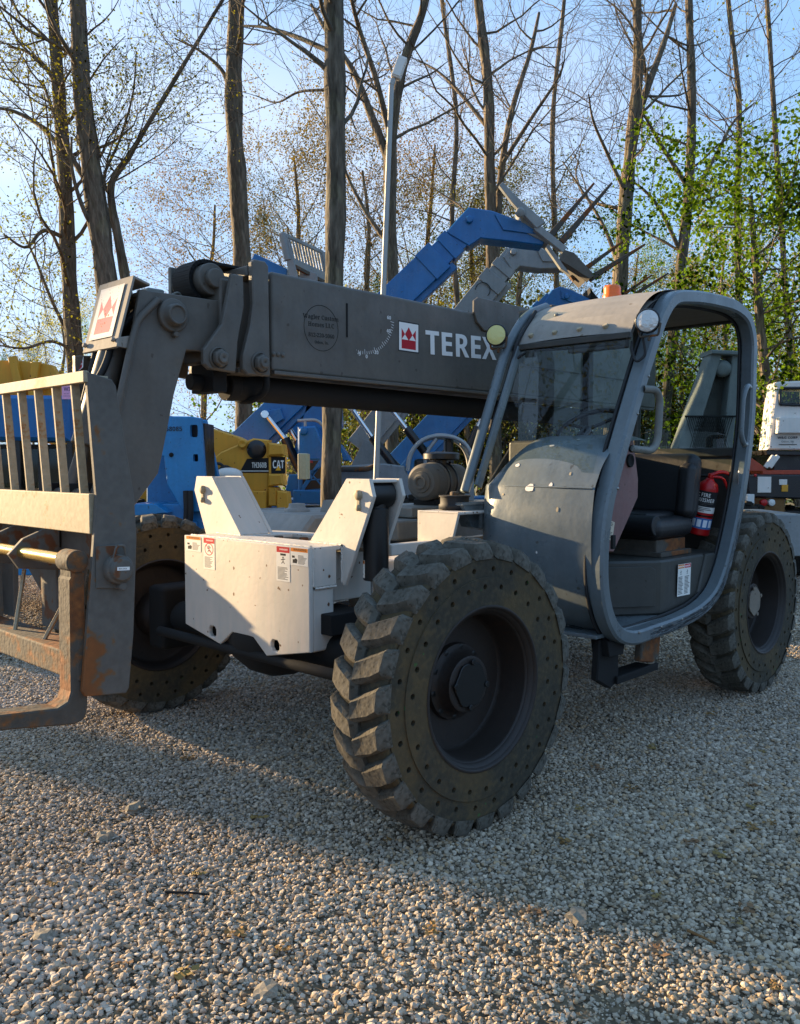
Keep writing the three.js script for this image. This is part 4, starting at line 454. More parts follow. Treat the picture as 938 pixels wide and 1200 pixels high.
// yellow machine with its boom raised to the front
{
  const z = 9, o = thing('yellow_telehandler', 'worn yellow telehandler with black side stripe behind the white frame', 'telehandler', [-2.3, 0, -9]);
  piece('chassis', [slab(poly([[160, 600], [165, 560], [205, 540], [262, 560], [262, 612], [240, 640], [150, 640]], z), -9.5, -8.75), wbox(-4.4, -1.3, 0.55, 0.95, -9.7, -8.7)], M.yellow, o);
  piece('boom', [slab(poly([[-120, 430], [-120, 470], [200, 562], [262, 562], [285, 548], [292, 520], [275, 511], [240, 500], [60, 446], [-40, 422]], z), -9.45, -9.1, 0.01)], M.yellow, o);
  piece('boom_head', [slab(poly([[-60, 428], [-10, 422], [40, 424], [62, 428], [70, 442], [58, 452], [-60, 452]], z), -9.08, -8.98), slab(poly([[14, 420], [22, 418], [36, 470], [26, 474]], z), -8.98, -8.9), slab(poly([[40, 425], [50, 425], [44, 470], [36, 470]], z), -8.98, -8.92)], M.yellow, o);
  piece('side_frame', slab(poly([[242, 548], [262, 530], [285, 520], [300, 514], [318, 516], [318, 612], [282, 615], [246, 600]], z), -9.05, -8.85, 0.015), M.yellow, o);
  piece('rear_block', [slab(poly([[318, 519], [335, 521], [337, 534], [318, 535]], z), -9.1, -8.78, 0.02), slab(poly([[318, 555], [334, 555], [336, 568], [318, 570]], z), -9.1, -8.78, 0.02), slab(poly([[318, 535], [335, 535], [335, 555], [318, 555]], z), -9.1, -8.83, 0.005), slab(poly([[318, 570], [328, 571], [328, 592], [318, 592]], z), -9.05, -8.8, 0.01), slab(poly([[329, 574], [341, 576], [343, 594], [336, 618], [328, 618]], z), -9.0, -8.74, 0.012)], M.yellow, o);
  piece('tread_plate', slab(poly([[284, 574], [316, 575], [316, 596], [288, 596]], z), -8.83, -8.78, 0.01), M.yellow, o);
  piece('step', [beam(at(285, 600, 8.75), at(335, 598, 8.75), 0.06, 0.2), beam(at(292, 604, 8.75), at(300, 622, 8.75), 0.05, 0.05), beam(at(318, 604, 8.75), at(322, 622, 8.75), 0.05, 0.05), wbox(-1.75, -1.2, 0.7, 0.85, -9.0, -8.7)], M.galv, o);
  piece('pivot_pin', [lathe(at(301, 527, 8.85), at(301, 527, 8.7), [[0.1, -0.02], [0.1, 0.02], [0.05, 0.03], [0, 0.03]], 22)], M.black, o);
  piece('rear_pin', [lathe(at(284, 520, 8.85), at(284, 520, 8.6), [[0.045, -0.05], [0.045, 0.06], [0.03, 0.065], [0, 0.05]], 16)], M.yellow, o);
  { const t = canvasTex(256, 96, (x) => { x.fillStyle = '#161616'; x.beginPath(); x.moveTo(10, 72); x.lineTo(60, 22); x.lineTo(250, 18); x.lineTo(250, 84); x.lineTo(0, 84); x.fill(); x.fillStyle = '#dcd8cc'; x.font = 'bold 34px sans-serif'; x.fillText('TH360B', 98, 62); x.fillRect(0, 74, 250, 4); }); const a = at(281, 555, 8.84), b = at(318, 534, 8.84); const g = new THREE.PlaneGeometry(b.x - a.x, b.y - a.y + 0.04).translate((a.x + b.x) / 2, (a.y + b.y) / 2, -8.846); obj('stripe_decal', home(g, o), printMat(t), o, true); }
  { const t = canvasTex(160, 160, (x) => { x.fillStyle = '#141414'; x.fillRect(0, 0, 160, 160); x.fillStyle = '#efece4'; x.font = 'bold 84px sans-serif'; x.textAlign = 'center'; x.save(); x.translate(80, 108); x.scale(0.86, 1.25); x.fillText('CAT', 0, 0); x.restore(); x.fillStyle = '#e8a91e'; x.beginPath(); x.moveTo(80, 82); x.lineTo(112, 130); x.lineTo(48, 130); x.fill(); }); const a = at(318, 555, 8.82), b = at(334.5, 535.5, 8.82); const g = new THREE.PlaneGeometry(b.x - a.x, b.y - a.y).translate((a.x + b.x) / 2, (a.y + b.y) / 2, -8.826); obj('badge', home(g, o), printMat(t), o, true); }
  piece('hose_bundle', [pipe([at(245, 548, 8.8), at(255, 556, 8.75), at(262, 545, 8.75), at(275, 552, 8.78)], 0.02, 0.08, 6), pipe([at(248, 545, 8.8), at(258, 542, 8.75), at(270, 556, 8.75)], 0.016, 0.08, 6)], M.hose, o);
  piece('plastic_sheet', [new THREE.IcosahedronGeometry(0.1, 2).scale(1.5, 0.8, 1).translate(...Object.values(at(268, 557, 8.72)))], M.bgWhite, o);
  piece('cab_rear', [wbox(-1.1, -1.0, 1.38, 1.66, -9.5, -9.2), ], M.creamBox, o);
  farWheel(o, -2.75, -8.75, 0.6, 0.36); farWheel(o, -2.75, -10.6, 0.6, 0.36); farWheel(o, -5.6, -8.75, 0.6, 0.36);
}
// blue machine close behind the fork carriage: cab and numbered upright
{
  const z = 7.3, o = thing('blue_telehandler', 'blue telehandler with numbered upright plate beside the worn yellow machine', 'telehandler', [-2.6, 0, -7.6]);
  const hole = (u, v, w, h) => { const [x, y] = at2(u, v, z); return Array.from({ length: 14 }, (_, i) => { const f = -i / 14 * 2 * Math.PI, c = Math.cos(f), s = Math.sin(f); return [x + w * Math.sign(c) * Math.pow(Math.abs(c), 0.5), y + h * Math.sign(s) * Math.pow(Math.abs(s), 0.5)]; }); };
  piece('upright_plate', [slab(poly([[150, 487], [225, 488], [236, 490], [241, 560], [239, 600], [215, 600], [196, 568], [192, 535], [150, 535]], z), -7.36, -7.3, 0.008, [hole(227.5, 505, 0.042, 0.062), hole(229.5, 536.5, 0.03, 0.04)]), slab(poly([[150, 487], [225, 488], [241, 560], [239, 600], [150, 600]], z), -7.9, -7.84, 0.008)], M.blueSky, o);
  piece('upright_core', slab(poly([[200, 493], [236, 495], [238, 585], [214, 585]], z), -7.8, -7.44), M.black, o);
  { const t = canvasTex(192, 64, (x) => { x.fillStyle = '#2a3440'; x.font = 'bold 50px sans-serif'; x.fillText('58085', 12, 50); }); const c = at(206, 502.5, 7.29); const g = new THREE.PlaneGeometry(0.2, 0.067).translate(c.x, c.y, -7.2965); obj('number_decal', home(g, o), printMat(t), o, true); }
  piece('bolt', lathe(at(201, 533, 7.3), at(201, 533, 7.2), [[0.02, 0], [0.02, 0.01], [0.01, 0.016], [0, 0.016]], 10), M.dark, o);
  piece('hose', [[218], [223]].map(([u]) => pipe([at(u, 575, 7.25), at(u + 1, 600, 7.25), at(u - 3, 640, 7.3)], 0.025, 0.05, 8)), M.hose, o);
  piece('fender', slab(poly([[158, 590], [186, 590], [200, 600], [158, 604]], z), -7.6, -7.2), M.blueSky, o);
  piece('chassis', [wbox(-4.2, -1.75, 0.6, 1.05, -8.0, -7.2), wbox(-2.2, -1.7, 0.6, 1.2, -7.9, -7.36)], M.blueSky, o);
  piece('cab_roof', [slab(poly([[-90, 462], [82, 464], [84, 517], [-90, 515]], z), -8.1, -7.25, 0.03)], M.blue, o);
  for (const u of [-60, 17, 44, 78]) piece('cab_post', slab(poly([[u, 515], [u + 7, 515], [u + 8, 590], [u + 1, 590]], z), -7.4, -7.3), M.black, o);
  piece('cab_glass', slab(poly([[-55, 526], [76, 526], [78, 572], [-54, 572]], z), -7.37, -7.36, 0), M.tint, o);
  piece('cab_body', [slab(poly([[-70, 574], [86, 574], [86, 640], [-70, 640]], z), -8.1, -7.28, 0.02), slab(poly([[-60, 518], [82, 518], [82, 574], [-60, 574]], z), -8.12, -8.08, 0.01)], M.black, o);
  { const t = canvasTex(96, 128, (x) => { x.fillStyle = '#d8a3c8'; x.fillRect(0, 0, 96, 128); x.fillStyle = '#3a2a4a'; x.font = 'bold 44px sans-serif'; x.fillText('WI', 18, 52); x.font = '14px sans-serif'; x.fillText('NET WT', 18, 84); x.fillText('CHECK ALL', 12, 104); }); const c = at(77, 459, 7.2); const g = new THREE.PlaneGeometry(0.09, 0.12).translate(c.x, c.y, -7.235); obj('pink_notice', home(g, o), printMat(t), o, true); }
  farWheel(o, -2.4, -8.05, 0.58, 0.3); farWheel(o, -4.1, -7.5, 0.58, 0.34);
}
// the row behind: three machines with booms raised to the right
function raised(name, label, z, mat, P) {
  const p0 = at(...P.boom[0], z), p1 = at(...P.boom[1], z), o = thing(name, label, 'telehandler', [p0.x + 0.6, 0, -z], 0, P.group); const d = p1.clone().sub(p0).normalize();
  piece('outer_boom', [beam(p0, p0.clone().lerp(p1, 0.86), P.h, 0.34, 0.012)], mat, o);
  piece('boom_underside', [beam(p0.clone().lerp(p1, 0.05).add(V3(d.y, -d.x, 0).multiplyScalar(P.h * 0.56)), p0.clone().lerp(p1, 0.9).add(V3(d.y, -d.x, 0).multiplyScalar(P.h * 0.56)), 0.1, 0.2)], mat, o);
  piece('inner_boom', beam(p0.clone().lerp(p1, 0.8), p1, P.h * 0.8, 0.28), mat, o);
  piece('collar', [beam(p0.clone().lerp(p1, 0.83), p0.clone().lerp(p1, 0.885), P.h * 1.06, 0.38), beam(p0.clone().lerp(p1, 0.91), p0.clone().lerp(p1, 0.945), P.h * 0.92, 0.32)], mat, o);
  if (P.head) { piece('neck', slab(poly(P.head, z), -z - 0.16, -z + 0.16, 0.012), mat, o); piece('neck_web', slab(poly(P.web, z), -z + 0.16, -z + 0.185, 0.006), mat, o); for (const q of P.pins) piece('pin', lathe(at(...q, z).add(V3(0, 0, 0.15)), at(...q, z).add(V3(0, 0, 0.5)), [[0.045, 0], [0.045, 0.05], [0.03, 0.055], [0, 0.055]], 16), mat, o); }
  for (const r of P.rams || []) ram(at(...r[0], z + r[3]), at(...r[1], z + r[3]), at(...r[2], z + r[3]), o);
  const [x0, x1] = [p0.x - 0.2, p0.x + 3.1];
  piece('chassis', [wbox(x0, x1, 0.6, 1.02, -z - 0.4, -z + 0.4), slab([[x0, 0.6], [x0, 1.3], [p0.x + 0.1, p0.y + 0.12], [p0.x + 0.4, p0.y], [p0.x + 0.9, 1.0]], -z - 0.3, -z - 0.24), slab([[x0, 0.6], [x0, 1.3], [p0.x + 0.1, p0.y + 0.12], [p0.x + 0.4, p0.y], [p0.x + 0.9, 1.0]], -z + 0.24, -z + 0.3)], P.body || mat, o);
  for (const [x, dz] of [[x0 + 0.5, 0.95], [x1 - 0.6, 0.95], [x0 + 0.5, -0.95], [x1 - 0.6, -0.95]]) farWheel(o, x, -z + dz, 0.6, 0.34);
  return o;
}
{
  const z = 11, o = raised('blue_telehandler', 'blue telehandler with boom raised and rust-brown fork tines held high', z, M.blue, { group: null, boom: [[262, 545], [548, 270]], h: 0.38, head: [[522, 276], [534, 262], [548, 247], [575, 251], [612, 264], [640, 280], [634, 291], [600, 287], [562, 283], [549, 292]], web: [[578, 256], [612, 266], [632, 280], [588, 274]], pins: [[549, 262]], rams: [[[312, 486], [334, 514], [352, 552], -0.25], [[338, 500], [348, 516], [356, 535], 0.1]] });
  { const g = lettering('Genie', 0.16, 0.52); g.rotateZ(0.766); const c = at(343, 472, z - 0.18); g.translate(c.x, c.y, c.z + 0.0); obj('lettering', home(g, o), M.bgWhite, o); }
  piece('boom_lug', [slab(poly([[310, 484], [332, 480], [336, 492], [322, 500]], z), -z + 0.18, -z + 0.26), slab(poly([[362, 470], [400, 462], [402, 500], [350, 560], [345, 530]], z), -z - 0.2, -z + 0.1)], M.blue, o);
  const zc = 10.3; // engine cowl with mesh grille toward the camera
  piece('engine_cowl', [slab(poly([[349, 500], [370, 499], [382, 530], [384, 590], [349, 590]], zc), -zc - 0.7, -zc, 0.02), slab(poly([[338, 556], [349, 556], [349, 590], [334, 574]], zc), -zc - 0.6, -zc - 0.05, 0.01), slab(poly([[344, 574], [420, 576], [420, 592], [344, 590]], zc), -zc - 0.6, -zc + 0.04, 0.01), slab(poly([[398, 520], [411, 540], [402, 540]], zc), -zc - 0.6, -zc, 0.01)], M.blue, o);
  piece('cowl_grille', [slab(poly([[355, 540], [378, 540], [378, 572], [355, 574]], zc), -zc - 0.02, -zc + 0.006, 0)], M.black, o);
  for (const l of [[[354, 574], [378, 538]], [[353, 538], [353, 576]], [[352, 575], [380, 575]], [[352, 537], [380, 537]], [[355, 552], [372, 552]], [[360, 562], [378, 562]], [[356, 545], [378, 570]], [[366, 556], [379, 543]]]) piece('grille_bar', beam(at(...l[0], zc - 0.014), at(...l[1], zc - 0.014), l[0][0] === 354 ? 0.05 : 0.018, 0.012, 0.003), M.blue, o);
  { const g = new THREE.PlaneGeometry(0.15, 0.045).translate(...Object.values(at(362, 541, zc - 0.025))); obj('red_print', home(g, o), printMat(canvasTex(128, 40, (x) => { x.fillStyle = '#b8323c'; x.font = 'bold 34px sans-serif'; x.fillText('GENIE', 6, 32); })), o, true); }
  piece('filler_cap', lathe(at(356, 505, zc), at(356, 505, zc - 0.2), [[0.05, 0], [0.05, 0.03], [0.03, 0.04], [0, 0.04]], 16), M.blue, o);
  piece('guard_rail', [pipe([at(349, 493, zc + 0.1), at(372, 492, zc + 0.1), at(380, 500, zc + 0.1), at(381, 520, zc + 0.1)], 0.02, 0.1, 8), cyl(at(358, 500, zc + 0.1), at(358, 492, zc + 0.1), 0.018)], M.galv, o);
  piece('carriage_bar', [slab(poly([[582, 226], [586, 222], [603, 240], [635, 268], [625, 275], [598, 247]], z), -z + 0.2, -z + 0.3, 0.006), slab(poly([[625, 268], [660, 296], [655, 302], [622, 276]], z), -z + 0.18, -z + 0.28, 0.006), slab(poly([[640, 262], [650, 268], [680, 310], [668, 302]], z), -z - 0.7, -z - 0.6, 0.006), slab(poly([[605, 250], [628, 272], [640, 290], [612, 276]], z), -z - 0.1, -z + 0.18, 0.006)], M.bgGrey, o);
  piece('shaft_lock', lathe(at(610, 249, z - 0.3), at(610, 249, z - 0.6), [[0.06, 0], [0.06, 0.04], [0.04, 0.06], [0, 0.06]], 18), M.bgGrey, o);
  tines(o, [[[644, 276], [703, 205], -0.35], [[655, 288], [713, 220], 0.15]], z);
}
{
  const z = 12.5, o = raised('grey_telehandler', 'pale grey telehandler with raised boom and low domed clear cab', z, M.bgGrey, { boom: [[420, 525], [602, 300]], h: 0.36, body: M.bgGrey, head: [[588, 304], [598, 288], [602, 287], [630, 292], [660, 310], [665, 317], [630, 318], [608, 315], [600, 322]], web: [[626, 294], [656, 310], [634, 310]], pins: [[600, 299], [657, 311]], rams: [[[412, 478], [436, 512], [464, 548], -0.7], [[448, 466], [476, 502], [506, 540], -0.5]] });
  piece('owner_stamp', lathe(at(566, 340, z - 0.175), at(566, 340, z - 1), [[0.11, 0], [0.11, 0.004], [0.1, 0.004], [0.1, 0]], 30), M.dark, o);
  piece('carriage_bar', [slab(poly([[655, 298], [668, 302], [692, 328], [686, 332], [664, 318], [654, 312]], z), -z + 0.1, -z + 0.3, 0.006), slab(poly([[664, 292], [676, 306], [692, 324], [688, 328], [668, 306]], z), -z - 0.6, -z - 0.1, 0.006)], M.carriage, o);
  tines(o, [[[676, 320], [738, 275], -0.4], [[688, 330], [752, 290], 0.15]], z);
  const zc = 11.6; const dome = (u, dz) => [[478, 552], [480, 535], [488, 521], [500, 513], [515, 510], [532, 512], [545, 519], [553, 532], [556, 552]].map(([x, y]) => at(x, y, zc).add(V3(0, 0, dz)));
  piece('cab_frame', [pipe(dome(0, 0), 0.03, 0.2, 8), pipe(dome(0, -0.75), 0.03, 0.2, 8), pipe([at(497, 552, zc), at(500, 530, zc), at(512, 514, zc)], 0.025, 0.1, 8), ...[2, 4, 6].map((i) => cyl(dome(0, 0)[i], dome(0, -0.75)[i], 0.02, 8))], M.galv, o);
  piece('cab_dome', grid(8, 1, (u, v) => dome(0, -0.02 - 0.7 * v)[Math.round(u * 8)]), M.tint, o);
  piece('cab_body', [slab(poly([[395, 546], [450, 543], [474, 546], [480, 560], [556, 560], [556, 600], [395, 600]], zc), -zc - 0.8, -zc, 0.02)], M.bgGrey, o);
  piece('cab_interior', [wbox(0.2, 0.75, 1.45, 1.62, -12.2, -11.8, 0.04), wbox(0.62, 0.74, 1.5, 1.95, -12.2, -11.8, 0.04)], M.black, o);
  piece('exhaust', pipe([at(395, 550, 11.5), at(430, 550, 11.5), at(440, 546, 11.5)], 0.035, 0.05, 10), M.rust, o);
}
{
  const z = 14, o = raised('blue_telehandler', 'blue telehandler boom tip rising just above the cab roof', z, M.blue, { boom: [[470, 545], [650, 355]], h: 0.5, rams: [[[575, 470], [560, 500], [548, 530], -0.3]], head: [[632, 362], [645, 342], [655, 338], [668, 342], [692, 354], [700, 366], [660, 372]], web: [[655, 343], [690, 356], [680, 362], [656, 352]], pins: [[662, 350]] });
  piece('carriage_bar', slab(poly([[688, 340], [698, 352], [710, 362], [700, 366], [690, 352]], z), -z - 0.5, -z + 0.2), M.dark, o);
  tines(o, [[[705, 362], [770, 318], -0.3], [[712, 366], [778, 324], 0.2]], z);
}
// fourth boom with a slatted load backrest above the grey boom
{
  const z = 12, o = thing('blue_telehandler', 'blue telehandler lifting a grey slatted load backrest beside a tree trunk', 'telehandler', [-1.2, 0, -12.4]);
  const zz = -12.4;
  piece('boom', [beam(at(372, 545, 12.4), at(318, 330, 12.4), 0.42, 0.34, 0.012)], M.blue, o);
  piece('neck', slab(poly([[290, 318], [300, 299], [338, 317], [336, 334], [295, 335]], z), -12.25, -11.9, 0.01), M.blue, o);
  piece('chassis', [wbox(-2.6, 0.6, 0.6, 1.05, -12.8, -12.0)], M.blue, o);
  const A = [at(331, 274, 11.8), at(378, 296, 12.6)], B = [at(338, 305, 11.8), at(384, 326, 12.6)];
  piece('backrest_rail', beam(A[0], A[1], 0.05, 0.05), M.bgGrey, o); piece('backrest_rail', beam(B[0], B[1], 0.12, 0.05), M.bgGrey, o);
  for (let i = 0; i <= 13; i++) { const t = i / 13, p = A[0].clone().lerp(A[1], t), q = B[0].clone().lerp(B[1], t); piece('backrest_slat', cyl(p, q, i % 13 ? 0.014 : 0.05, 8), M.bgGrey, o); }
  piece('carriage_plate', [slab(poly([[331, 274], [337, 276], [352, 334], [341, 334]], 11.8), -11.85, -11.78), slab(poly([[352, 312], [372, 322], [372, 336], [350, 336]], 12.2), -12.25, -12.15)], M.bgGrey, o);
  piece('fork_shaft', beam(at(345, 312, 11.9), at(388, 335, 12.6), 0.05, 0.05), M.rust, o);
  farWheel(o, -2.2, -13.2, 0.6, 0.34); farWheel(o, 0.1, -13.2, 0.6, 0.34);
}
// grey tower seen through the rear window
{
  const z = 9.2, o = thing('grey_telehandler', 'grey boom tower with mesh guard seen through the rear window', 'telehandler', [3.3, 0, -9.6]);
  piece('tower_plate', [slab(poly([[832, 415], [845, 415], [808, 534], [804, 700], [780, 700], [789, 534]], z), -9.4, -9.15, 0.01)], M.bgGrey, o);
  piece('tower_plate', [slab(poly([[857, 415], [868, 415], [856, 534], [856, 700], [842, 700], [844, 534]], z), -9.4, -9.15, 0.01)], M.bgGrey, o);
  piece('tower_cap', slab(poly([[830, 411], [870, 413], [869, 418], [830, 416]], z), -9.45, -9.1, 0.01), M.bgGrey, o);
  piece('tower_web', slab(poly([[842, 420], [858, 420], [846, 534], [804, 534]], z), -9.36, -9.32, 0.004), M.cabIn, o);
  piece('tower_pin', lathe(at(847, 432, 9.2), at(847, 432, 8.9), [[0.09, -0.1], [0.09, 0.04], [0.05, 0.06], [0, 0.06]], 18), M.bgGrey, o);
  const bars = []; for (let i = 0; i < 16; i++) { const u = 806 + i * 2.6; bars.push(beam(at(u, 534, 9.12), at(u + 14, 488, 9.12), 0.006, 0.006, 0.001), beam(at(u + 12, 534, 9.125), at(u - 2, 488, 9.125), 0.006, 0.006, 0.001)); }
  bars.push(beam(at(803, 488, 9.12), at(864, 488, 9.12), 0.02, 0.02, 0.002)); piece('mesh_guard', bars, M.dark, o).userData.kind = 'stuff';
  piece('chassis', wbox(2.6, 4.4, 0.55, 1.0, -10.4, -9.2), M.bgGrey, o); farWheel(o, 3.2, -10.6, 0.55, 0.3); farWheel(o, 4.2, -10.6, 0.55, 0.3);
}
// white crane cab on a dark carrier at the edge of the yard
{
  const z = 11, o = thing('crane_carrier', 'white crane cab on a dark carrier with round tail lamps', 'crane', [5.6, 0, -11.4]);
  const w0 = at2(904, 465, z), win = poly([[914, 474], [914, 457], [917, 455], [952, 455], [952, 475]], z);
  piece('upper_cab', slab(poly([[900, 527], [910, 449], [914, 447], [985, 445], [985, 528]], z), -11.3, -11, 0.02, [win]), M.bgWhite, o);
  piece('window_frame', pipe([...win, win[0]].map(([x, y]) => V3(x, y, -10.985)), 0.02, 0.03, 6), M.black, o);
  piece('window_pane', slab(win, -11.06, -11.05, 0), M.tint, o);
  piece('side_box', slab(poly([[909, 490], [912, 489], [985, 489], [985, 508], [908, 508]], z), -11, -10.9, 0.01), M.bgWhite, o);
  { const t = canvasTex(256, 128, (x) => { x.fillStyle = '#3a3f48'; x.font = 'bold 30px sans-serif'; x.fillText('W&G CORP', 40, 40); x.font = '24px sans-serif'; x.fillText('Odon, IN', 70, 76); lines(x, 50, 210, 92, 108, 1, 2); }); const c = at(925, 517, 10.98); obj('owner_lettering', home(new THREE.PlaneGeometry(0.42, 0.17).translate(c.x, c.y, -10.99), o), printMat(t), o, true); }
  piece('turntable', [slab(poly([[900, 528], [985, 529], [985, 534], [901, 533]], z), -11.5, -11.05), wbox(4.9, 5.8, 1.45, 1.7, -12.2, -11.2)], M.black, o);
  piece('lattice_strut', [beam(at(897, 548, 10.9), at(907, 534, 10.9), 0.05, 0.05), beam(at(902, 548, 10.9), at(912, 534, 10.9), 0.05, 0.05)], M.bgWhite, o);
  piece('orange_deck', [slab(poly([[868, 552], [880, 536], [893, 545], [900, 552]], 10.9), -11.8, -10.9), slab(poly([[894, 551], [985, 551], [985, 556], [894, 556]], 10.9), -11.9, -10.9)], M.orangePaint, o);
  piece('carrier_deck', [slab(poly([[866, 556], [985, 556], [985, 586], [868, 582]], z), -12.3, -10.75, 0.02), wbox(4.2, 8, 0.55, 0.95, -12.2, -11)], M.black, o);
  piece('rear_panel', [slab(poly([[868, 578], [912, 580], [912, 600], [866, 600]], z), -10.9, -10.8, 0.01)], M.wood, o);
  for (const [u, v, w, h, m] of [[896, 568, 0.17, 0.2, M.bgWhite], [918, 565, 0.1, 0.07, M.bgWhite], [920, 572, 0.08, 0.09, M.yellow], [880, 585, 0.09, 0.13, M.lens]]) { const c = at(u, v, 10.74); piece('plate', wbox(c.x - w / 2, c.x + w / 2, c.y - h / 2, c.y + h / 2, -10.79, -10.735, 0.004), m, o); }
  for (const [u, m] of [[895, M.red], [904, M.lens]]) { const c = at(u, 589, 10.78); piece('tail_lamp', [lathe(c, c.clone().add(V3(0, 0, 0.1)), [[0.045, -0.03], [0.045, 0.02], [0.035, 0.03], [0, 0.032]], 18)], m, o); }
  piece('marker_lamp', lathe(at(885.5, 557, 10.72), at(885.5, 557, 10.6), [[0.02, -0.01], [0.02, 0.01], [0, 0.014]], 12), M.red, o);
  farWheel(o, 5.2, -11.6, 0.5, 0.3); farWheel(o, 6.6, -11.6, 0.5, 0.3);
}
// light pole
{
  const z = 9.6, o = thing('light_pole', 'slim galvanised light pole with boxy lamp head', 'lamp post', [-0.26, 0, -9.6]);
  const a = at(441, 560, z), b = at(459, 100, z), base = a.clone().lerp(b, -a.y / (b.y - a.y)); o.position.copy(base); o.position.y = 0;
  piece('pole', [sweep([base, b], (t) => mix(0.034, 0.028, t), 14), cyl(base, base.clone().add(V3(0, 0.03, 0)), 0.12, 14)], M.galv, o);
  piece('bracket', beam(b, at(462, 92, z), 0.05, 0.05), M.galv, o);
  piece('lamp_head', (() => { const g = new RoundedBoxGeometry(0.11, 0.24, 0.09, 2, 0.015); g.rotateZ(-0.35); const c = at(468, 80, z); g.translate(c.x, c.y, c.z); return g; })(), M.bgWhite, o);
  piece('lens', (() => { const g = new RoundedBoxGeometry(0.09, 0.2, 0.02, 1, 0.005); g.rotateZ(-0.35); const c = at(468, 80, z); g.translate(c.x, c.y, c.z + 0.045); return g; })(), M.lens, o);
}
// ---------------------------------------------------------------- trees
const leafMat = (hex, tr = 0.68) => new THREE.MeshPhysicalMaterial({ color: col(hex), roughness: 0.9, transmission: tr, thickness: 0, side: THREE.DoubleSide });
const LM = { spring: leafMat(0xe2e45a), gold: leafMat(0xf2dc70), russet: leafMat(0xf2cc78), green: leafMat(0xb4e648), pale: leafMat(0xdbe27e) };
const UP = V3(0, 1, 0);
class Foliage { constructor() { this.p = []; this.n = []; }
  leaf(c, s, r) { const a = V3(r() - 0.5, r() - 0.5, r() - 0.5).normalize(), b = V3(r() - 0.5, r() - 0.5, r() - 0.5).cross(a).normalize(), n = a.clone().cross(b), t = c.clone().addScaledVector(a, s), l = c.clone().addScaledVector(b, s * 0.42).addScaledVector(a, s * 0.45), q = c.clone().addScaledVector(b, -s * 0.42).addScaledVector(a, s * 0.45); for (const v of [c, l, t, c, t, q]) { this.p.push(v.x, v.y, v.z); this.n.push(n.x, n.y, n.z); } }
  geo() { const g = new THREE.BufferGeometry(); g.setAttribute('position', new THREE.Float32BufferAttribute(this.p, 3)); g.setAttribute('normal', new THREE.Float32BufferAttribute(this.n, 3)); g.setAttribute('uv', new THREE.Float32BufferAttribute(new Float32Array(this.p.length / 3 * 2), 2)); return g; } }
function smoothPath(pts, n) { return new THREE.CatmullRomCurve3(pts, false, 'centripetal').getPoints(n); }
function grow(out, leaves, p, d, len, rad, lev, r, o) {
  const n = lev === 0 ? 3 : lev === 1 ? 4 : 7, pts = [p.clone()]; let q = p.clone(), dir = d.clone();
  for (let i = 0; i < n; i++) { dir.add(V3(r() - 0.5, r() - 0.5, r() - 0.5).multiplyScalar(o.wob ?? 0.5)).addScaledVector(UP, o.up ?? 0.09).normalize(); q = q.clone().addScaledVector(dir, len / n); pts.push(q); }
  out.push(sweep(pts, (t) => Math.max(0.0022, rad * (1 - 0.8 * t)), lev > 1 ? 6 : lev === 1 ? 4 : 3));
  if (lev > 0) { const kids = lev >= 2 ? (o.kids ?? 5) : (o.kids1 ?? 4); for (let k = 0; k < kids; k++) { const t = 0.2 + 0.8 * (k + r()) / kids, f = t * n, i = Math.min(n - 1, Math.floor(f)), c = pts[i].clone().lerp(pts[i + 1], f - i), ax = pts[i + 1].clone().sub(pts[i]).normalize(); const side = V3(r() - 0.5, r() - 0.5, r() - 0.5).cross(ax).normalize(); grow(out, leaves, c, ax.multiplyScalar(0.55 + 0.3 * r()).add(side.multiplyScalar(0.8)).normalize(), len * (0.38 + 0.28 * r()), Math.max(0.004, rad * (1 - 0.75 * t) * 0.5), lev - 1, r, o); } }
  if (lev <= 1 && o.leaf) for (const c of pts.slice(1)) { const m = Math.floor((o.leaf) + r()); for (let k = 0; k < m; k++) leaves.leaf(c.clone().add(V3(r() - 0.5, r() - 0.5, r() - 0.5).multiplyScalar(o.spread ?? 0.3)), (o.size ?? 0.05) * (0.6 + 0.8 * r()), r); }
}
function trunkWalk(pts, r0, r1, seed, sides = 14) { const path = smoothPath(pts, 40), r = rng(seed), k = [r() * 9, r() * 9]; const g = sweep(path, (t) => mix(r0, r1, t) * (1 + 0.05 * Math.sin(t * 37 + k[0]) + 0.04 * Math.sin(t * 71 + k[1])) * (t < 0.03 ? 1.35 : 1), sides);
  // bark uv: metres round and along
  const uv = [], n = path.length; for (let i = 0; i < n; i++) for (let j = 0; j < sides; j++) uv.push(j / sides * 2 * Math.PI * Math.max(0.1, r0), path[i].y); while (uv.length < g.attributes.position.count * 2) uv.push(0, 0); g.setAttribute('uv', new THREE.Float32BufferAttribute(uv, 2)); const gp = g.attributes.position; for (let i = 0; i < n; i++) for (let j = 0; j < sides; j++) { const k = i * sides + j, m = 0.9 + 0.22 * vn(j * 0.8, i * 0.35, Math.round(sides * 0.8) || 1, 999, seed); gp.setXYZ(k, mix(path[i].x, gp.getX(k), m), gp.getY(k), mix(path[i].z, gp.getZ(k), m)); } return { g, path }; }
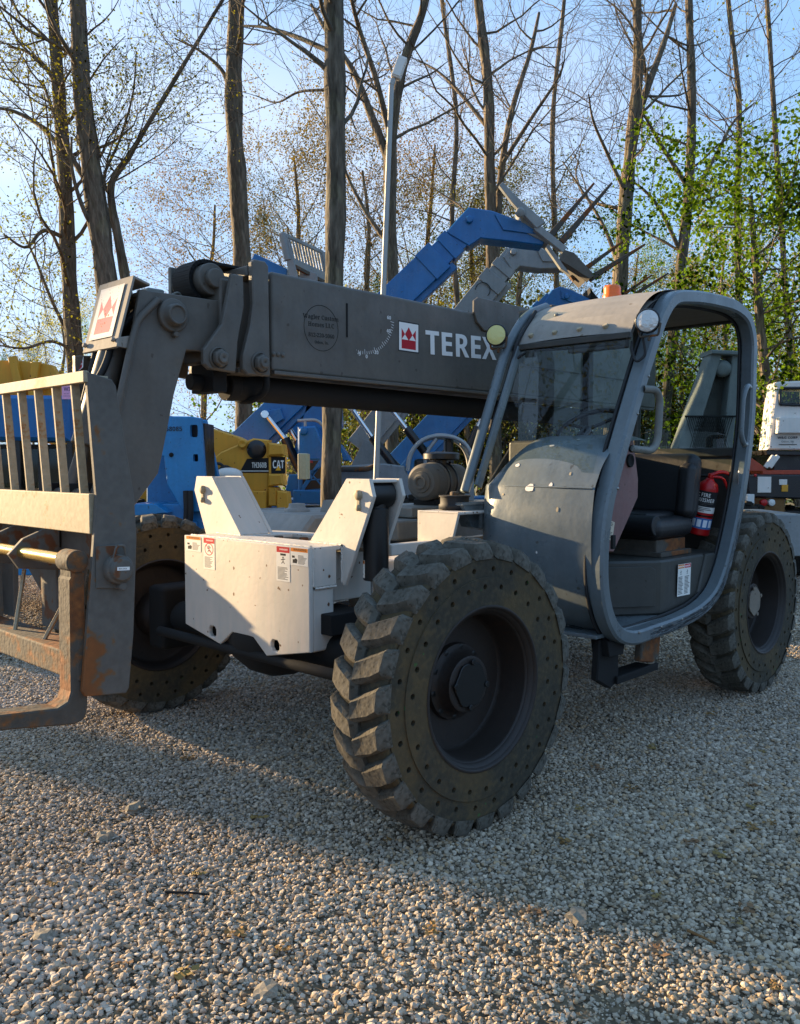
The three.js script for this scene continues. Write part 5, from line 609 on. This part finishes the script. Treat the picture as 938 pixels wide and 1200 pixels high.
function tree(name, label, o, group) {
  const r = rng(o.seed), base = o.path[0].clone(); base.y = 0; const root = thing(name, label, 'tree', base.toArray(), 0, group), rel = (v) => v.clone().sub(base), P = o.path.map(rel);
  const { g, path } = trunkWalk(P, o.r0, o.r1, o.seed, 22); obj('trunk', g, o.bark || M.bark, root, true);
  const out = [], leaves = new Foliage();
  for (const [pts, ra, rb] of o.limbs || []) { const lp = smoothPath(pts.map(rel), 16); obj('limb', sweep(lp, (t) => mix(ra, rb, t), 8), o.bark || M.bark, root); for (let k = 0; k < (o.limbKids ?? 6); k++) { const t = 0.25 + 0.75 * r(), i = Math.min(15, Math.floor(t * 16)), ax = lp[i + 1].clone().sub(lp[i]).normalize(), side = V3(r() - 0.5, r() - 0.5, r() - 0.5).cross(ax).normalize(); grow(out, leaves, lp[i], ax.multiplyScalar(0.6).add(side).normalize(), (o.len ?? 2.2) * (0.4 + 0.5 * r()), rb * 0.75, 2, r, o); } }
  for (let k = 0; k < (o.branches ?? 10); k++) { const t = (o.from ?? 0.45) + (1 - (o.from ?? 0.45)) * (k + r()) / (o.branches ?? 10), i = Math.min(39, Math.floor(t * 40)), f = r() * 6.28, d = V3(Math.cos(f), 0.35 + 0.5 * r(), Math.sin(f)).normalize(); grow(out, leaves, path[i], d, (o.len ?? 2.2) * (1.25 - 0.6 * t) * (0.7 + 0.6 * r()), mix(o.r0, o.r1, t) * 0.3, o.lev ?? 2, r, o); }
  if (out.length) obj('branches', out, o.bark || M.bark, root);
  if (leaves.p.length) obj('crown', leaves.geo(), o.leafMat, root, true);
  return root;
}
const tp = (z, top, ...uv) => { const pts = uv.map(([u, v]) => at(u, v, z)); const a = pts[0], b = pts[1], base = a.clone().lerp(b, -a.y / (b.y - a.y)); const out = a.y > 0.3 ? [base, ...pts] : pts; out[0].y = -0.05; const e = pts[pts.length - 1], f = pts[pts.length - 2], d = e.clone().sub(f).normalize(); if (top) out.push(e.clone().addScaledVector(d, top)); return out; };
const lp = (z, dz, ...uv) => uv.map(([u, v], i) => at(u, v, z + dz * i / (uv.length - 1)));
tree('leaning_tree', 'thick leaning tree trunk with budding twigs behind the crown sign', { seed: 1, path: tp(13, 6, [134, 400], [120, 290], [106, 190], [96, 100], [92, 15]), r0: 0.19, r1: 0.1, from: 0.6, branches: 6, len: 2.3, leaf: 1.2, size: 0.04, leafMat: LM.spring, limbs: [[lp(13, 0.6, [112, 230], [85, 185], [66, 140], [50, 95]), 0.05, 0.02], [lp(13, -0.5, [117, 280], [98, 245], [85, 200], [84, 160]), 0.045, 0.015]] });
tree('spring_tree', 'slender tree with small yellow-green leaves by the fork carriage', { seed: 2, path: tp(14, 5, [88, 420], [80, 300], [76, 200], [70, 120], [62, 15]), r0: 0.14, r1: 0.08, from: 0.25, branches: 14, len: 2.1, leaf: 2, size: 0.04, leafMat: LM.spring, limbs: [[lp(14, 1, [76, 180], [50, 150], [15, 130], [-20, 125]), 0.05, 0.02], [lp(14, -1, [78, 280], [52, 270], [30, 290], [5, 275]), 0.04, 0.015], [lp(14, 0.5, [72, 120], [55, 80], [30, 60], [10, 55]), 0.04, 0.015], [lp(14, 0.5, [84, 400], [60, 350], [40, 300], [25, 270]), 0.035, 0.012], [lp(14, -1, [86, 410], [60, 400], [30, 408], [0, 405]), 0.03, 0.012]] });
tree('forked_sapling', 'thin forked tree beside the thick leaning trunk', { seed: 3, path: tp(13.4, 2.5, [150, 345], [140, 285], [132, 245], [131, 215], [150, 185], [174, 145]), r0: 0.085, r1: 0.025, from: 0.5, branches: 12, len: 1.9, leaf: 1.6, size: 0.035, leafMat: LM.spring, limbs: [[lp(13.4, 0.4, [132, 235], [122, 210], [140, 165], [156, 110], [160, 60]), 0.03, 0.01]] });
tree('straight_tree', 'dark straight bare trunk rising beyond the boom collar', { seed: 4, path: tp(15, 6, [287, 520], [284, 320], [278, 200], [274, 120], [277, 15]), r0: 0.16, r1: 0.13, from: 0.75, branches: 4, len: 2.2, limbs: [[lp(15, 0.3, [271, 118], [262, 85], [235, 60], [205, 45]), 0.05, 0.012]], limbKids: 6 });
tree('straight_tree', 'rough grey trunk standing in front of the blue engine cowl', { seed: 5, path: tp(9.7, 6, [388, 640], [390, 420], [394, 200], [391, 15]), r0: 0.118, r1: 0.1, from: 0.65, branches: 7, len: 2.0, bark: M.barkGrey, limbs: [[lp(9.7, 1.2, [386, 60], [345, 42], [310, 32], [285, 30]), 0.03, 0.012], [lp(9.7, 0.8, [384, 105], [350, 108], [325, 120], [300, 112]), 0.018, 0.006]], limbKids: 4 });
tree('forked_tree', 'forked bare tree right behind the slim light pole', { seed: 6, path: tp(16, 0, [459, 560], [459, 345], [457, 230], [459, 165], [466, 105], [480, 55], [495, 15], [505, -40]), r0: 0.15, r1: 0.06, from: 0.5, branches: 10, len: 2.6, limbs: [[lp(16, 1, [457, 190], [435, 135], [415, 85], [385, 40], [365, 5]), 0.09, 0.03], [lp(16, -1, [459, 165], [440, 90], [420, 30], [410, -10]), 0.06, 0.03], [lp(16, 0.7, [458, 290], [430, 250], [405, 200], [400, 170]), 0.05, 0.02]] });
tree('tall_tree', 'tall bare tree rising behind the raised blue boom head', { seed: 7, path: tp(18, 5, [577, 340], [574, 200], [572, 100], [562, 15]), r0: 0.13, r1: 0.08, from: 0.25, branches: 12, len: 2.8, kids: 5, limbs: [[lp(18, 0.8, [580, 330], [588, 200], [600, 130], [622, 60], [632, 15]), 0.085, 0.03], [lp(18, -0.8, [590, 190], [622, 140], [655, 90], [662, 70]), 0.05, 0.015], [lp(18, 1.2, [572, 150], [540, 110], [515, 85], [490, 70]), 0.05, 0.015]] });
tree('tall_tree', 'dark forked bare tree behind the orange beacon', { seed: 8, path: tp(16, 5, [726, 350], [733, 240], [742, 150], [748, 80], [747, 15]), r0: 0.15, r1: 0.06, from: 0.3, branches: 11, len: 2.5, kids: 5, limbs: [[lp(16, 1, [742, 150], [760, 100], [780, 45], [792, 5]), 0.08, 0.035], [lp(16, -0.8, [735, 230], [712, 180], [695, 140], [690, 110]), 0.04, 0.012], [lp(16, 0.6, [728, 320], [710, 270], [690, 235], [660, 190]), 0.05, 0.012]] });
tree('tall_tree', 'bare tree with wide limbs behind the cab roof', { seed: 9, path: tp(17, 5, [793, 360], [806, 240], [811, 130], [808, 15]), r0: 0.11, r1: 0.06, from: 0.3, branches: 11, len: 2.5, kids: 5, limbs: [[lp(17, 1, [806, 240], [840, 180], [862, 140], [885, 120]), 0.05, 0.012], [lp(17, -1, [807, 220], [775, 170], [755, 135], [740, 120]), 0.05, 0.012], [lp(17, 0.4, [800, 300], [770, 240], [745, 215], [720, 205]), 0.045, 0.012]] });
tree('thin_tree', 'thin bare tree above the green leafy tree', { seed: 10, path: tp(20, 4, [868, 400], [864, 250], [866, 120], [855, 15]), r0: 0.08, r1: 0.04, from: 0.3, branches: 18, len: 2.8, leaf: 0.3, size: 0.06, leafMat: LM.pale });
tree('thin_tree', 'thin bare tree at the far end beyond the crane cab', { seed: 11, path: tp(19, 4, [925, 400], [915, 250], [908, 140], [900, 15]), r0: 0.07, r1: 0.04, from: 0.3, branches: 16, len: 2.6, leaf: 0.5, size: 0.06, leafMat: LM.spring });
tree('thin_tree', 'thin bare tree between the forked tree and the blue boom', { seed: 12, path: tp(21, 4, [540, 400], [530, 260], [535, 140], [520, 15]), r0: 0.07, r1: 0.04, from: 0.3, branches: 12, len: 2.6, leaf: 0.3, size: 0.06, leafMat: LM.gold });
tree('thin_tree', 'thin bare tree behind the raised fork tines', { seed: 13, path: tp(22, 4, [655, 400], [650, 260], [648, 140], [660, 15]), r0: 0.08, r1: 0.04, from: 0.3, branches: 12, len: 2.6 });
tree('leafy_tree', 'bright green leafy tree behind the cab hoop', { seed: 14, path: tp(13, 0, [905, 520], [893, 400], [885, 300], [880, 230]), r0: 0.1, r1: 0.03, from: 0.12, branches: 30, len: 2.1, leaf: 10, size: 0.06, spread: 0.35, leafMat: LM.green, up: 0.04 });
tree('leafy_tree', 'golden budding tree between the two straight trunks', { seed: 15, path: tp(24, 0, [345, 430], [348, 330], [350, 250], [345, 185]), r0: 0.12, r1: 0.03, from: 0.1, branches: 26, kids: 4, len: 3.2, leaf: 12, size: 0.045, spread: 0.45, leafMat: LM.gold, up: 0.05, bark: M.barkSunlit });
tree('leafy_tree', 'russet budding tree behind the light pole', { seed: 16, path: tp(26, 0, [500, 430], [498, 330], [505, 240], [510, 170]), r0: 0.13, r1: 0.03, from: 0.1, branches: 26, kids: 4, len: 3.6, leaf: 10, size: 0.045, spread: 0.5, leafMat: LM.russet, up: 0.05, bark: M.barkSunlit });
tree('leafy_tree', 'reddish budding tree low behind the chain roller', { seed: 17, path: tp(26, 0, [240, 430], [242, 340], [250, 290], [252, 240]), r0: 0.1, r1: 0.03, from: 0.1, branches: 30, len: 2.6, leaf: 5, size: 0.045, spread: 0.35, leafMat: LM.russet, up: 0.06, bark: M.barkSunlit });
tree('leafy_tree', 'golden budding tree close behind the light pole', { seed: 18, path: tp(23, 0, [428, 430], [430, 340], [432, 260], [425, 200]), r0: 0.11, r1: 0.03, from: 0.1, branches: 22, kids: 4, len: 2.8, leaf: 9, size: 0.045, spread: 0.45, leafMat: LM.gold, up: 0.05, bark: M.barkSunlit });
tree('leafy_tree', 'pale green budding tree below the raised fork tines', { seed: 19, path: tp(22, 0, [610, 430], [608, 350], [612, 300], [606, 250]), r0: 0.1, r1: 0.03, from: 0.1, branches: 22, kids: 4, len: 2.4, leaf: 12, size: 0.045, spread: 0.45, leafMat: LM.pale, up: 0.05, bark: M.barkSunlit });
tree('leafy_tree', 'yellow-green budding tree between the beacon and the blue boom', { seed: 20, path: tp(25, 0, [560, 430], [556, 350], [552, 300], [556, 240]), r0: 0.1, r1: 0.03, from: 0.1, branches: 22, kids: 4, len: 2.6, leaf: 12, size: 0.045, spread: 0.45, leafMat: LM.spring, up: 0.05, bark: M.barkSunlit });
// trees beyond the yard: a few kinds, copied
const kinds = [['woodland_tree', LM.pale, 12, 21], ['woodland_tree', LM.green, 14, 22], ['woodland_tree', LM.gold, 10, 23], ['woodland_tree', LM.spring, 12, 24]].map(([n, m, leaf, seed]) => tree(n, { 21: 'slim pale-leaved tree in the wood beyond the machines', 22: 'slim bright green tree in the wood beyond the machines', 23: 'slim golden-leaved tree in the wood beyond the machines', 24: 'slim yellow-green tree in the wood beyond the machines' }[seed], { seed, path: [V3(0, -0.05, 0), V3(0.1, 3, 0.1), V3(-0.1, 6, 0), V3(0.15, 8, -0.1), V3(0, 9.5, 0)], r0: 0.13, r1: 0.03, from: 0.12, branches: 20, len: 2.4, leaf, size: 0.05, spread: 0.4, leafMat: m, kids: 4, kids1: 3, bark: M.barkSunlit }, 'trees of the wood beyond the yard'));
{
  const r = rng(99); let n = 0; const spots = []; for (let i = 0; i < 30; i++) spots.push([mix(i < 5 ? -0.5 : -0.28, 0.56, (i + r()) / 30), 24 + 20 * r()]);
  spots.forEach(([s, z], i) => { const k = kinds[(i * 7 + (i >> 2)) % 4], c = i < 4 ? kinds[i] : k.clone(); if (i >= 4) { c.name = numbered('woodland_tree'); scene.add(c); } const d = z * (i < 4 ? 1 : 1); c.position.set(s * d, 0, -d); c.rotation.y = r() * 6.28; const sc = (0.62 + 0.34 * r()) * (s < -0.12 ? 0.78 : 1); c.scale.set(sc, sc * (0.9 + 0.35 * r()), sc); });
}
function bush(seed, m) { const r = rng(seed), root = thing('shrub', { 41: 'low bright green shrub at the foot of the wood', 42: 'low pale-leaved shrub at the foot of the wood', 43: 'low yellow-green shrub at the foot of the wood' }[seed], 'shrub', [0, 0, 0], 0, 'shrubs under the trees'), out = [], lv = new Foliage(); for (let k = 0; k < 12; k++) { const f = r() * 6.28; grow(out, lv, V3(0, 0, 0), V3(Math.cos(f) * 0.8, 0.7 + r(), Math.sin(f) * 0.8).normalize(), 1.6 + r(), 0.02, 2, r, { kids: 4, kids1: 3, leaf: 6, size: 0.055, spread: 0.5 }); } obj('stems', out, M.bark, root); obj('leaves', lv.geo(), m, root, true); return root; }
{
  const protos = [bush(41, LM.green), bush(42, LM.pale), bush(43, LM.spring)], r = rng(55); for (let i = 0; i < 26; i++) { const c = i < 3 ? protos[i] : protos[i % 3].clone(); if (i >= 3) { c.name = numbered('shrub'); scene.add(c); } const z = 19 + 14 * r(), s = mix(-0.12, 0.56, (i + r()) / 26); c.position.set(s * z, 0, -z); c.rotation.y = r() * 6; const k = 1 + 1.1 * r(); c.scale.setScalar(k); }
}
// trees out of frame on the sunny side: trunks shade the yard, crowns are mirrored in the windshield
[[-10.5, -9.4, 0.24, 51, 'stout bare tree at the sunny yard edge, its trunk shadow crossing the gravel'], [-13.7, -11.5, 0.2, 52, 'thinner bare tree standing beyond the stout one at the sunny yard edge'], [-7.2, -3.2, 0.18, 53, 'bare tree at the yard edge beside the fork tips'], [-8.6, 0.6, 0.2, 54, 'bare tree at the yard edge level with the photographer'], [-10.5, -5.0, 0.18, 56, 'bare tree between the two stout ones at the yard edge'], [-6.5, 3.4, 0.19, 57, 'bare tree where the yard drive begins']].forEach(([x, z, rr, s, label]) => tree('yard_edge_tree', label, { seed: s, path: [V3(x, -0.05, z), V3(x + 0.1, 4, z), V3(x - 0.1, 9, z + 0.1), V3(x + 0.2, 15, z)], r0: rr, r1: 0.06, from: 0.42, branches: 20, len: 2.8, leaf: 1.2, size: 0.09, spread: 0.4, leafMat: LM.spring }));

// ---------------------------------------------------------------- loose rocks, leaves and twigs on the gravel
{
  const r = rng(8), onGround = (u, v) => { let lo = 1, hi = 40; for (let i = 0; i < 40; i++) { const m = (lo + hi) / 2; if (at(u, v, m).y > 0) lo = m; else hi = m; } return at(u, v, lo); };
  const rockM = std({ color: col(0x9b9080), map: T.stone, roughness: 0.95 });
  [[158, 951, 0.05, 'pale rounded rock on the sunlit gravel before the forks'], [124, 984, 0.045, 'whitish rock on the shaded gravel before the forks'], [676, 1080, 0.05, 'flat tan rock at the edge of the machine\'s shadow'], [312, 1168, 0.045, 'tan angular rock among the foreground chips'], [52, 1100, 0.04, 'grey upright rock on the shaded foreground gravel'], [265, 800, 0.04, 'grey rock beside the far front tyre']].forEach(([u, v, s, label], i) => { const p = onGround(u, v), g = pebble(300 + i, 0.5, 1); g.scale(s, s, s); const m = obj('rock', g, rockM); m.position.set(p.x, s * 0.28, p.z); m.rotation.y = r() * 6; tag(m, label, 'rock'); });
  const leafM = [std({ color: col(0x7a5c3e), roughness: 0.9, side: THREE.DoubleSide }), std({ color: col(0x8a6a3a), roughness: 0.9, side: THREE.DoubleSide }), std({ color: col(0x806a38), roughness: 0.9, side: THREE.DoubleSide })];
  const clump = (seed, n) => { const q = rng(seed), f = new Foliage(); for (let i = 0; i < n; i++) f.leaf(V3((q() - 0.5) * 0.07, q() * 0.02, (q() - 0.5) * 0.06), 0.022 + 0.02 * q(), q); const g = f.geo(), p = g.attributes.position; for (let i = 0; i < p.count; i++) p.setY(i, p.getY(i) * 0.35); g.computeVertexNormals(); return g; };
  const cg0 = [clump(1, 16), clump(2, 12), clump(3, 20)], cg = cg0;
  [[182, 1003], [98, 979], [60, 1042], [145, 1135], [213, 1149], [455, 990], [570, 935], [680, 952], [663, 992], [882, 925], [882, 951], [880, 974], [812, 993], [845, 1008], [904, 970], [873, 1072], [866, 1086], [906, 1162], [775, 1119], [770, 1055], [332, 1118], [700, 905], [765, 880], [740, 928], [290, 830], [250, 815], [220, 892], [75, 930], [300, 962], [276, 1101], [350, 860], [230, 1029], [505, 1095], [625, 1075], [895, 885], [835, 840]].forEach(([u, v], i) => { const p = onGround(u, v), m = put(new THREE.Mesh(cg[i % 3], leafM[(i * 2) % 3]), 'leaf_litter', scene); m.position.set(p.x, 0.02, p.z); m.rotation.y = r() * 6; m.scale.setScalar(0.45 + 0.45 * r()); tag(m, 'small clump of dead leaves lying on the gravel', 'leaf litter', 'dead leaf clumps on the gravel'); });
  [[220, 1053, 0.16, 0.1, 'dark thin stick lying on the shaded gravel'], [822, 1105, 0.1, 0.9, 'splintered straw-coloured wood chip by the shadow edge']].forEach(([u, v, l, a, label], i) => { const p = onGround(u, v); const m = obj('stick', sweep([V3(-l / 2, 0.02, 0), V3(0, 0.024, 0.004), V3(l / 2, 0.02, 0)].map((q) => q.applyAxisAngle(UP, -a)), (t) => 0.006 * (1 - 0.4 * t), 6), i ? M.wood : M.dark); m.position.copy(p); m.position.y = 0; tag(m, label, 'stick'); });
}
renderer.render(scene, camera);
